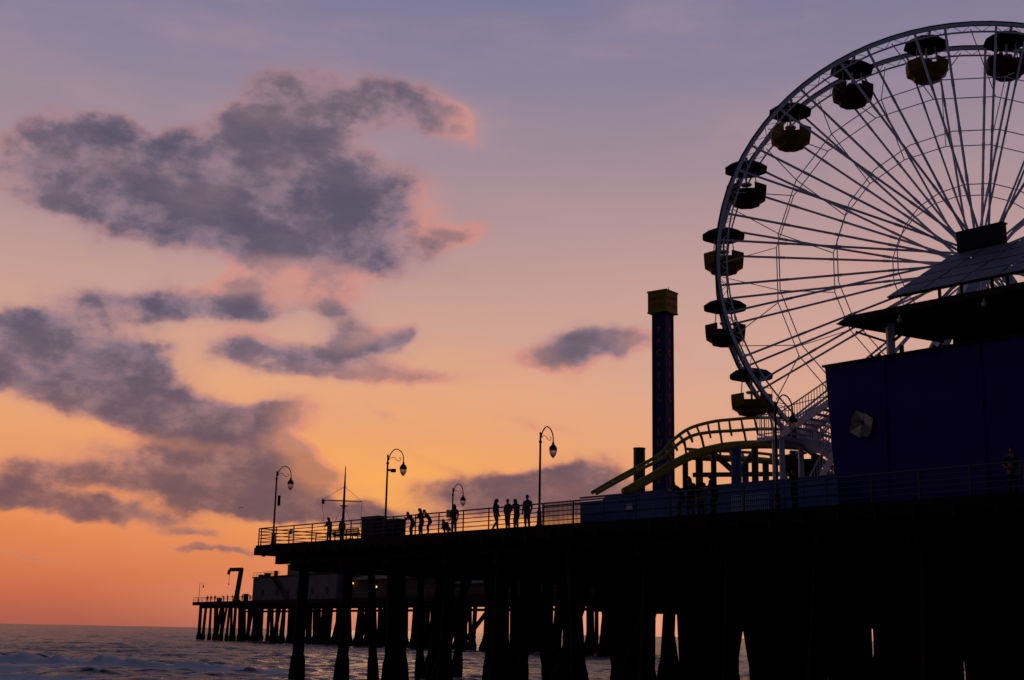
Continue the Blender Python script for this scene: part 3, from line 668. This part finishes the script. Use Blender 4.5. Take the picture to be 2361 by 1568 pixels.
q0=PF.onp(2207,582,7.6); q1=PF.onp(2313,572,7.6); zt2=PF.onp(2207,537,7.6).z
eb=thing('equipment_box','dark rectangular box mounted over the top edge of the solar panels','box',V((q0.x,q0.y,q0.z)))
mb=MB(); mb.prism([q0,V((q1.x,q1.y,q0.z)),V((q1.x,q1.y,zt2)),V((q0.x,q0.y,zt2))],Nn*.4); mb.build('housing',X['dark'],eb)
mb=MB(); mb.prism([V((q0.x,q0.y,zt2))-E*.05,V((q1.x,q1.y,zt2))+E*.05,V((q1.x,q1.y,zt2+.06))+E*.05,V((q0.x,q0.y,zt2+.06))-E*.05],Nn*.45); mb.build('lid',X['roof'],eb)
for q in (q0,V((q1.x,q1.y,q0.z))): mb=MB(); mb.beam(V((q.x,q.y,ze+.1))+Nn*.2,q+Nn*.2,.12,.12); mb.build('leg',X['dark'],eb)
# ---------------------------------------------------------------- deck furniture
ang=math.atan2(E.y,E.x)
def cabinet(px0,px1,pyt,label):
    t=.9; s0=PF.s_at(px0,t,DZ); s1=PF.s_at(px1,t,DZ); h=PF.onp((px0+px1)/2,pyt,t).z-DZ; q=ps((s0+s1)/2,t,DZ); w=s1-s0
    T=thing('cabinet',label,'cabinet',q,ang,'dark cabinets on the pier deck')
    mb=MB(); mb.box((0,0,h/2),w,.7,h-.1); mb.build('case',X['dark'],T,True)
    mb=MB(); mb.box((0,0,h),w+.08,.78,.09); mb.build('lid',X['iron'],T,True)
    mb=MB(); mb.box((0,-.365,h*.5),w*.8,.03,h*.7); mb.build('door',X['dark'],T,True)
    for a in (-1,1):
        for b in (-1,1): mb=MB(); mb.box((a*w*.4,b*.28,.03),.1,.1,.1); mb.build('foot',X['iron'],T,True)
cabinet(842,880,1193,'taller dark cabinet left of the second lamp pole'); cabinet(892,924,1199,'shorter dark cabinet right of the second lamp pole')
t=1.5; s0=PF.s_at(775,t,DZ); s1=PF.s_at(838,t,DZ); bq=ps((s0+s1)/2,t,DZ); bwid=s1-s0
be=thing('bench','dark slatted bench near the left end of the pier','bench',bq,ang)
mb=MB(); 
for k in range(4): mb.box((0,-.2+.13*k,.45),bwid,.11,.04)
mb.build('seat',X['wood'],be,True)
mb=MB()
for k in range(3): mb.box((0,-.32-.03*k,.5+.13*k),bwid,.03,.11)
mb.build('backrest',X['wood'],be,True)
for sx in (-.42,0,.42):
    mb=MB(); mb.box((sx*bwid,-.28,.4),.06,.06,.8); mb.box((sx*bwid,.2,.22),.06,.06,.44); mb.box((sx*bwid,-.03,.41),.06,.5,.05); mb.build('leg',X['iron'],be,True)
q=on_deck(670,-.1); mb=MB(); mb.box(q+Z*.78,.32,.03,.3,ang); tag(mb.build('notice',X['paper'],loc=q+Z*.78),'small pale notice on the end railing by the leftmost lamp','sign')
q=on_deck(1032,1.5); mb=MB(); mb.box(q+Z*1.3,.34,.03,.45,ang); mb.beam(q,q+Z*1.3,.05,.05); tag(mb.build('notice',X['paper'],loc=q),'pale notice on a post just left of the lone standing walker','sign')
mq=ps(PF.s_at(791,6.,DZ+2),6.,DZ)
mz=lambda py:at(794,py,mq.y).z
mast=thing('signal_mast','ship style signal mast with a yardarm and stay wires near the pier end','mast',mq)
mb=MB(); mb.tube([mq,V((mq.x,mq.y,mz(1120))),V((mq.x,mq.y,mz(1075)))],[.13,.07,.025],8); mb.build('pole',X['iron'],mast,smooth=True)
yl=at(742,1153,mq.y-.3); yr=at(835,1158,mq.y+.3); zy=mz(1155)
mb=MB(); mb.tube([V((yl.x,yl.y,zy)),V((mq.x,mq.y,zy)),V((yr.x,yr.y,zy))],[.03,.055,.03],6); mb.build('yardarm',X['iron'],mast)
mb=MB(); mb.lathe([(.05,0),(.3,.02),(.3,.06),(.05,.1)],(mq.x,mq.y,mz(1168)),10); mb.build('crosstree',X['iron'],mast)
for a_,b_ in ((V((mq.x,mq.y,mz(1122))),V((yl.x,yl.y,zy))),(V((mq.x,mq.y,mz(1122))),V((yr.x,yr.y,zy))),(V((mq.x,mq.y,mz(1160))),mq+V((-1.4,-.3,0))),(V((mq.x,mq.y,mz(1160))),mq+V((1.3,.3,0))),(V((yl.x,yl.y,zy)),mq+V((-1.1,-.2,.4))),(V((yr.x,yr.y,zy)),mq+V((1.2,.2,.4)))):
    mb=MB(); mb.tube([a_,b_],.012,4); mb.build('stay_wire',X['rope'],mast)
mb=MB(); mb.prism([V((yl.x,yl.y,zy+.1)),V((yl.x+.22,yl.y,zy+.02)),V((yl.x+.2,yl.y,zy-.3)),V((yl.x,yl.y,zy-.25))],(0,.02,0)); mb.build('flag',X['red'],mast)
# ---------------------------------------------------------------- far pier
FZ=10.0
F0=onz(447,1388,FZ); F1=onz(1200,1505,0)
FF=Frame(F0,F1-F0)
if FF.n.y<0: FF.n=-FF.n
fe=FF.e; FL=192.0; fang=math.atan2(fe.y,fe.x); fp=FF.p
far=thing('pier','distant lower pier end standing on slim piles beyond the near pier','pier',fp(0,0,0))
mb=MB(); mb.prism([fp(-1,0,FZ-.9),fp(FL,0,FZ-.9),fp(FL,26,FZ-.9),fp(-1,26,FZ-.9)],(0,0,.9)); mb.build('deck',X['wood'],far)
for t_ in (1,12): mb=MB(); mb.beam(fp(3,t_,FZ-1.3),fp(FL,t_,FZ-1.3),.5,.9); mb.build('stringer',X['wood'],far)
mb=MB(); mb.beam(fp(30,3,FZ-2.6),fp(FL,3,FZ-2.6),.3,.5); mb.build('waler',X['wood'],far)
def fpile(s,t,ds,nm='pile'):
    r=random.uniform(.36,.55); a=fp(s,t,FZ-.9); b=fp(s+ds,t-abs(ds)*.2,-1); mb=MB(); mb.tube([a,a.lerp(b,.72),a.lerp(b,.8),b],[r*.9,r,r*1.5,r*1.7],8); mb.build(nm,X['pile'],far,smooth=True)
s=3.;i=0
while s<FL and i<46: fpile(s,1,random.uniform(-.8,.5)); s+=random.uniform(2.8,5.6) if s>16 else random.uniform(3.6,4.8); i+=1
for i in range(42): fpile(10+i*4.3+random.uniform(-1.5,1.5),2.2,random.choice((-3.2,-2.2,2.6,1.8,-1.2)),'batter_pile')
for i in range(54): fpile(12+i*3.3+random.uniform(-1.5,1.5),random.choice((8,14,20)),random.uniform(-.8,.8))
mb=MB(); 
for ds in (0,.6): mb.beam(fp(17+ds,.2,-.5),fp(17+ds,.2,FZ),.08,.08)
for k in range(20): mb.beam(fp(17,.2,.2+k*.45),fp(17.6,.2,.2+k*.45),.05,.05)
mb.build('ladder',X['iron'],far)
railing('distant railing along the edge of the far pier',lambda a:fp(a-.8,.2,FZ),FL,60,(1.15,.8,.45),r=.05)
sL_=FF.s_at(458,1.2,FZ,-20,200); dup(L0,fp(sL_,1.2,FZ),0.1,'tiny street lamp at the left tip of the far pier')
def box_fp(s0,s1,t0,t1,z0,z1,mb=None):
    mb=mb or MB(); return mb.prism([fp(s0,t0,z0),fp(s1,t0,z0),fp(s1,t1,z0),fp(s0,t1,z0)],(0,0,z1-z0))
fs_at=lambda px,t:FF.s_at(px,t,FZ,-20,260)
h0=fs_at(581,6); h1=fs_at(775,6); zh=FF.onp(600,1332,6).z
hut=thing('hut','pale grey harbour building with an outside stair on the far pier','building',fp(h0,6,FZ))
mb=box_fp(h0,h1,6,18,FZ,zh); hw=mb.build('wall',X['hut'],hut)
mb=box_fp(h0-.3,h1+.3,5.7,18.3,zh,zh+.25); mb.build('roof',X['shed'],hut)
h2=fs_at(642,6); h3=fs_at(705,6); mb=box_fp(h2,h3,8,16,zh+.25,zh+2.9); mb.build('upper_storey',X['hut'],hut)
mb=MB(); mb.prism([fp(h2-.4,7.6,zh+2.9),fp(h2-.4,16.4,zh+2.9),fp(h2-.4,12,zh+4.1)],fe*(h3-h2+.8)); mb.build('upper_roof',X['shed'],hut)
for k_,(px_,w_,d_,h_) in enumerate(((592,1.0,1.2,.7),(606,1.5,1.2,1.1),(628,.8,.8,1.5),(716,2.6,2.,1.7),(742,1.6,1.4,1.0))):
    q=fs_at(px_,8); mb=box_fp(q,q+w_,8,8+d_,zh+.25,zh+.25+h_); mb.build('roof_unit',X['shed'],hut)
q=fp(h0-.5,6.4,FZ); mb=MB(); mb.tube([q,q+Z*4.6],.06,5); mb.build('antenna',X['iron'],hut)
mb=box_fp(h0-2.2,h0-.05,7,12,FZ,FZ+2.3); mb.build('lean_to',X['shed'],hut)
a_,b_=fs_at(668,6),fs_at(628,6)
for dt in (5.1,5.6): mb=MB(); mb.beam(fp(a_,dt,FZ+.1),fp(b_,dt,zh),.12,.35); mb.build('stair',X['dark'],hut); mb=MB(); mb.beam(fp(a_,dt,FZ+1.2),fp(b_,dt,zh+1.1),.07,.09); mb.build('stair_rail',X['dark'],hut)
mb=MB()
for h in (.5,1.1): mb.beam(fp(h0,5.9,zh+.25+h),fp(h2,5.9,zh+.25+h),.06,.08)
for i in range(8): q=fp(h0+(h2-h0)*i/7,5.9,zh+.25); mb.beam(q,q+Z*1.1,.07,.07)
mb.build('roof_railing',X['rail'],hut)
for f_ in (.12,.3,.55,.72,.88):
    s_=h0+(h1-h0)*f_; mb=MB(); mb.prism([fp(s_,5.95,FZ+1.3),fp(s_+1.6,5.95,FZ+1.3),fp(s_+1.6,5.95,FZ+3.0),fp(s_,5.95,FZ+3.0)],FF.n*.04); mb.build('window',X['shed'],hut)
mb=MB(); s_=h0+(h1-h0)*.44; mb.prism([fp(s_,5.94,FZ+.05),fp(s_+1.2,5.94,FZ+.05),fp(s_+1.2,5.94,FZ+2.3),fp(s_,5.94,FZ+2.3)],FF.n*.05); mb.build('door',X['dark'],hut)
def shed(px0,px1,pyt,label):
    a_=fs_at(px0,5); b_=min(fs_at(px1,5),FL-1); zz=FF.onp((px0+px1)/2,pyt,5).z
    T=thing('shed',label,'building',fp(a_,5,FZ)); mb=box_fp(a_,b_,5,20,FZ,zz); mb.build('wall',X['shed'],T)
    mb=MB(); mb.prism([fp(a_-.4,4.4,zz),fp(a_-.4,20.6,zz),fp(a_-.4,12.5,zz+1.6)],fe*(b_-a_+.8)); mb.build('roof',X['shed'],T)
    return T,a_,b_,zz
for (px0,px1,py,lb,lights) in ((785,1010,1334,'long dark shed on the far pier with one lit lamp under its eave',((812,1345,1.2),(868,1353,.25))),(1020,1420,1340,'dark shed seen low behind the near pier with two small lit lamps',((1132,1354,.9),(1180,1356,.4)))):
    T,a_,b_,zz=shed(px0,px1,py,lb)
    for lx,ly,wd in lights:
        q=FF.onp(lx,ly,4.2); mb=MB(); mb.box(q,wd,.15,.36,fang); mb.build('lit_lamp',X['lit'],T)
cs=FF.s_at(545,3,FZ,-20,200); cq=fp(cs,3,FZ); cr_=thing('crane','small olive davit crane with a bent arm on the far pier','crane',cq)
zt_=FF.onp(553,1311,3).z
mb=MB(); mb.lathe([(1.1,0),(1.1,.4),(.8,.6),(.75,1.5)],cq,10); mb.build('base',X['crane'],cr_)
mb=MB(); mb.prism([cq+V((-.6,-.5,1.2)),cq+V((.55,-.5,1.2)),V((cq.x+1.35,cq.y-.5,zt_+.1)),V((cq.x+.2,cq.y-.5,zt_-.4))],(0,1.0,0)); mb.build('mast',X['crane'],cr_)
mb=MB(); a_=V((cq.x+1.2,cq.y,zt_-.15)); b_=a_+V((-3.5,0,-.15)); mb.beam(a_,b_,.85,.95); mb.build('arm',X['crane'],cr_)
mb=MB(); mb.beam(b_,b_+V((-.25,0,-1.3)),.9,.6); mb.build('arm_tip',X['crane'],cr_)
mb=MB(); mb.tube([b_,b_-Z*3.6],.05,4); mb.lathe([(.05,0),(.16,.1),(.16,.35),(.05,.45)],b_-Z*4,8); mb.build('hook',X['iron'],cr_)
for px_,w_,h_,lb in ((505,1.6,.9,'low dark crate on the far pier between the tiny figures'),(566,1.3,1.7,'upright dark crate on the far pier beside the pale building')):
    q=fs_at(px_,1.9); T=thing('crate',lb,'crate',fp(q,1.9,FZ)); mb=box_fp(q-w_/2,q+w_/2,1.5,2.4,FZ,FZ+h_); mb.build('case',X['shed'],T); mb=box_fp(q-w_/2-.06,q+w_/2+.06,1.44,2.46,FZ+h_,FZ+h_+.12); mb.build('lid',X['dark'],T)
gq=at(553,1172,200); g=thing('gull','small gull gliding over the sea left of the pier','bird',gq,.3)
mb=MB(); mb.tube([(0,-.3,.0),(0,-.18,.02),(0,0,.03),(0,.15,.02),(0,.24,.04),(0,.33,.02)],[.015,.05,.075,.06,.04,.008],8); mb.build('body',X['gull'],g,True,True)
for sx in (-1,1): mb=MB(); mb.prism([(0,.1,.04),(sx*.32,.14,.16),(sx*.62,.02,.1),(sx*.34,-.02,.14),(0,-.08,.04)],(0,0,.015)); mb.build('wing',X['gull'],g,True)
# ---------------------------------------------------------------- people
def person_meshes(pose,hair):
    pv=V((0,0,.92)); tilt=0
    if pose in('sit',): pv=V((0,0,.52))
    if pose=='crouch': pv=V((0,-.12,.34)); tilt=.75
    if pose=='lean': pv=V((0,-.16,.90)); tilt=.6
    if pose=='stoop': pv=V((0,-.1,.91)); tilt=.28
    if pose=='sit': tilt=.12
    def up(x,y,z):
        c,s=math.cos(tilt),math.sin(tilt); z-=.92; return V((x,y*c+z*s,-y*s+z*c))+pv
    J=[];E_=[];Rr=[];Lb=[]
    def j(p,r,par,lab):
        J.append(V(p)); Rr.append(r*(1.2 if r>.042 and lab!=2 else 1)); Lb.append(lab)
        if par is not None: E_.append((par,len(J)-1))
        return len(J)-1
    pel=j(pv,.165,None,0 if pose not in('sit','crouch') else 1); be_=j(up(0,.01,1.09),.145,pel,0); ch=j(up(0,.0,1.27),.158,be_,0); uc=j(up(0,-.01,1.40),.12,ch,0)
    nk=j(up(0,.0,1.49),.062,uc,2); hd_=j(up(0,.02,1.57),.058,nk,2)
    for sx in(-1,1):
        sh=j(up(sx*.185,-.01,1.385),.072,uc,0)
        if pose=='lean': el_=V((sx*.24,.28,1.10)); wr=V((sx*.1,.42,1.17))
        elif pose=='stoop': el_=up(sx*.27,.12,1.13); wr=el_+V((-sx*.08,.24,.02))
        elif pose=='sit': el_=up(sx*.23,.06,1.12); wr=V((sx*.13,.36,.66))
        elif pose=='crouch': el_=up(sx*.2,.15,1.13); wr=V((sx*.1,.42,.42))
        elif pose=='photo': el_=up(sx*.27,.16,1.2); wr=up(sx*.09,.33,1.46)
        elif pose=='hip' and sx>0: el_=up(.37,-.04,1.15); wr=up(.21,.08,1.0)
        else: el_=up(sx*.26,-.03,1.12); wr=up(sx*.25,.06,.88)
        e_=j(el_,.055,sh,0); w_=j(wr,.04,e_,2); d=(wr-el_).normalized(); pm=j(wr+d*.07,.036,w_,2)
        side=d.cross(V((0,1,0)) if abs(d.y)<.8 else Z).normalized()
        for k in range(4):
            b=wr+d*.12+side*(.024*(k-1.5)); m1=j(b,.0095,pm,2); j(b+d*(.03+.008*(1.5-abs(k-1.5)))+V((0,.015,0)),.008,m1,2)
        th=j(wr+d*.05+side*.05*(-sx),.010,w_,2); j(wr+d*.1+side*.062*(-sx),.009,th,2)
    for sx in(-1,1):
        hp=j(pv+V((sx*.09,0,-.07)),.112,pel,1)
        if pose=='sit': kn=V((sx*.12,.42,.52)); an=V((sx*.12,.40,.09))
        elif pose=='crouch': kn=V((sx*.17,.26,.50)); an=V((sx*.13,.0,.09))
        elif pose=='walk': kn=V((sx*.09,.12 if sx>0 else .02,.50)); an=V((sx*.09,.16 if sx>0 else -.26,.10))
        else: kn=V((sx*.10,.02,.49)); an=V((sx*.11,-.03,.09))
        k_=j(kn,.072,hp,1); cf=j(kn.lerp(an,.4)+V((0,-.02,0)),.064,k_,1); a_=j(an,.05,cf,1); j(an+V((sx*.03,.15,-.045)),.04,a_,3)
    me=bpy.data.meshes.new('person'); me.from_pydata([tuple(q) for q in J],E_,[])
    ob=bpy.data.objects.new('person',me); COL.objects.link(ob); md=ob.modifiers.new('skin','SKIN'); ob.modifiers.new('sub','SUBSURF').levels=1
    sv=me.skin_vertices[0].data
    for i,r in enumerate(Rr): sv[i].radius=(r,r*(.8 if r>.13 else 1)); sv[i].use_root=(i==0)
    dg=bpy.context.evaluated_depsgraph_get(); em=bpy.data.meshes.new_from_object(ob.evaluated_get(dg)); bpy.data.objects.remove(ob)
    mb=MB(); segs=[(J[a],J[b],Lb[b]) for a,b in E_]
    for v in em.vertices: mb.v.append(v.co.copy())
    for p_ in em.polygons:
        mb.f.append(tuple(p_.vertices)); c=p_.center; best=min(segs,key=lambda q:(c-(q[0]+q[1])/2).length); mb.mi.append(best[2])
    hc=up(0,.035,1.635); tl_=tilt*.45
    rot=Matrix.Rotation(-tl_,3,'X')
    def hpt(x,y,z): return hc+rot@V((x,y,z))
    vs=[];fs=[];nu,nv=12,9
    for i in range(nv+1):
        th=PI*i/nv
        for k in range(nu):
            ph=2*PI*k/nu; x=.078*math.sin(th)*math.cos(ph); y=.097*math.sin(th)*math.sin(ph); z=.117*math.cos(th)
            if z<-.03: x*=.82; y=y*.86+.012
            if y>.06 and abs(x)<.03 and -.05<z<.03: y+=.022
            vs.append(hpt(x,y,z))
    for i in range(nv):
        for k in range(nu): fs.append((i*nu+k,i*nu+(k+1)%nu,(i+1)*nu+(k+1)%nu,(i+1)*nu+k))
    mb.add(vs,fs,2)
    for sx in(-1,1):
        o=len(mb.v); mb.lathe([(.0,-.03),(.014,-.015),(.018,.01),(.008,.032)],(0,0,0),6)
        for i in range(o,len(mb.v)): mb.v[i]=hpt(*(mb.v[i]+V((sx*.078,-.005,-.005))))
        for i in range(len(mb.mi)-20,len(mb.mi)): mb.mi[i]=2
    hb=MB(); vs=[];fs=[]
    for i in range(6):
        th=PI*.62*i/5
        for k in range(14):
            ph=2*PI*k/14; front=math.sin(ph)
            t2=th*(.62 if front>.35 else 1); x=.092*math.sin(t2)*math.cos(ph); y=.112*math.sin(t2)*math.sin(ph)-.006; z=.134*math.cos(t2)
            vs.append(hpt(x,y,z))
    for i in range(5):
        for k in range(14): fs.append((i*14+k,i*14+(k+1)%14,(i+1)*14+(k+1)%14,(i+1)*14+k))
    hb.add(vs,fs)
    if hair=='long': 
        hb.tube([hpt(0,-.045,.07),hpt(0,-.075,-.02),hpt(0,-.085,-.13),hpt(0,-.085,-.25),hpt(0,-.08,-.33)],[.075,.095,.1,.085,.04],10)
    return mb,hb
PM={}
def person(loc,rz,pose,label,hair='short',top='cl1',sc=.95,group=None):
    key=(pose,hair,top)
    if key not in PM:
        a,b=person_meshes(pose,hair); o=a.build('person',[X[top],X['jean'],X['skin'],X['shoe']],smooth=True); INV[o.name]=Matrix.Identity(4)
        h=b.build('hair',X['hair'],o,True,True); PM[key]=o
    else:
        s_=PM[key]; o=s_.copy(); COL.objects.link(o)
        for ch in [x for x in bpy.data.objects if x.parent==s_]:
            c=ch.copy(); COL.objects.link(c); c.parent=o
    o.location=loc; o.rotation_euler=(0,0,rz); o.scale=(sc,sc,sc); tag(o,label,'person',group); return o
nang=math.atan2(Nn.y,Nn.x)
OUT=nang+PI-PI/2
INN=nang-PI/2; LEFT=math.atan2(-E.y,-E.x)-PI/2; RIGHT=math.atan2(E.y,E.x)-PI/2
grp='people strolling on the pier'
def walker(px,t,rz,pose,label,hair='short',top='cl1',sc=.95): person(on_deck(px,t),rz,pose,label,hair,top,sc,grp)
walker(757,.6,OUT+.3,'stoop','person in dark clothes stooping at the railing left of the bench','long','cl1',.93)
walker(787,.95,LEFT,'stand','person in a grey hooded top standing before the bench under the signal mast','short','cl2',.86)
walker(947,.55,LEFT+.5,'lean','person bent forward at the railing right of the cabinets, first of a group of three',sc=.92)
walker(969,.6,OUT,'stoop','person in a dark coat standing slightly stooped, middle of three at the railing','long',sc=.95)
walker(986,.35,OUT-.6,'lean','person leaning over the railing, right of three beside the cabinets',top='cl3',sc=.92)
walker(1030,.9,LEFT,'crouch','small person crouching on the deck beside a standing walker')
walker(1046,.9,OUT+.4,'stand','lone standing person in a dark coat below the set back lamp','long',sc=.98)
walker(1143,.8,RIGHT+.4,'walk','long haired person walking, leftmost of four in mid pier','long','cl1',1.02)
walker(1170,.7,OUT,'hip','person with a hand on hip, second from left of four in mid pier','short','cl1',.97)
walker(1189,.9,LEFT,'stoop','long haired person looking down, third from left of four in mid pier','long','cl3',1.)
walker(1215,.8,OUT+.3,'stand','person in a pale hooded top, rightmost of four in mid pier','short','cl2',1.05)
walker(1566,.25,LEFT+.7,'lean','person leaning low on the railing, leftmost of the group before the blue fence',sc=1.08)
walker(1592,.35,OUT+.3,'stoop','long haired person stooping at the railing before the blue fence','long','cl1',1.1)
walker(1616,.5,OUT,'stand','upright person in a black jacket standing between others before the blue fence','short','cl1',1.08)
walker(1645,.5,LEFT+.3,'stoop','tallest person in the group before the blue fence, at its right end','short','cl1',1.16)
walker(1833,.5,LEFT,'photo','person holding both hands up to the face below the staircase','short','cl1',1.02)
walker(2338,.5,OUT+.5,'hip','person in a grey top at the railing by the right photo edge','short','cl2',1.05)
for px,hr,lb in ((2012,'short','person on the upper terrace, left of the white roof post, nearer the terrace corner'),(2029,'long','long haired person on the upper terrace close to the white roof post'),(2155,'short','person on the upper terrace right of the roof post, standing upright'),(2170,'long','long haired person on the upper terrace beside the dark inner wall')):
    person(ps(PF.s_at(px,4.0,zt),4.0,zf),OUT,'stand',lb,hr,'cl1',.95)
for i,(px,ps_,lb) in enumerate(((478,'stand','tiny upright figure nearest the tip of the far pier'),(486,'stoop','tiny stooping figure second from the tip of the far pier'),(495,'stand','tiny upright figure just left of the low crate on the far pier'),(515,'lean','tiny leaning figure just right of the low crate on the far pier'),(524,'stand','tiny upright figure just left of the crane'),(536,'stoop','tiny stooping figure at the foot of the crane'),(558,'stand','tiny upright figure between the crane and the upright crate'),(576,'lean','tiny leaning figure at the left corner of the pale building'))):
    person(fp(FF.s_at(px,1.2,FZ,-20,200),1.2,FZ),.4*i,ps_,lb,'short','cl1',1.0,'tiny figures on the far pier')
gl=wp(GR,117.3,0)
for dx,hr,lb in ((-.55,'short','short haired rider seated in the dark gondola near the wheel top'),(.55,'long','long haired rider seated in the dark gondola near the wheel top')):
    person(gl+V((dx,.15,-2.03)),-PI/2 if dx<0 else PI/2,'sit',lb,hr,'cl1',.92,'riders in a gondola')
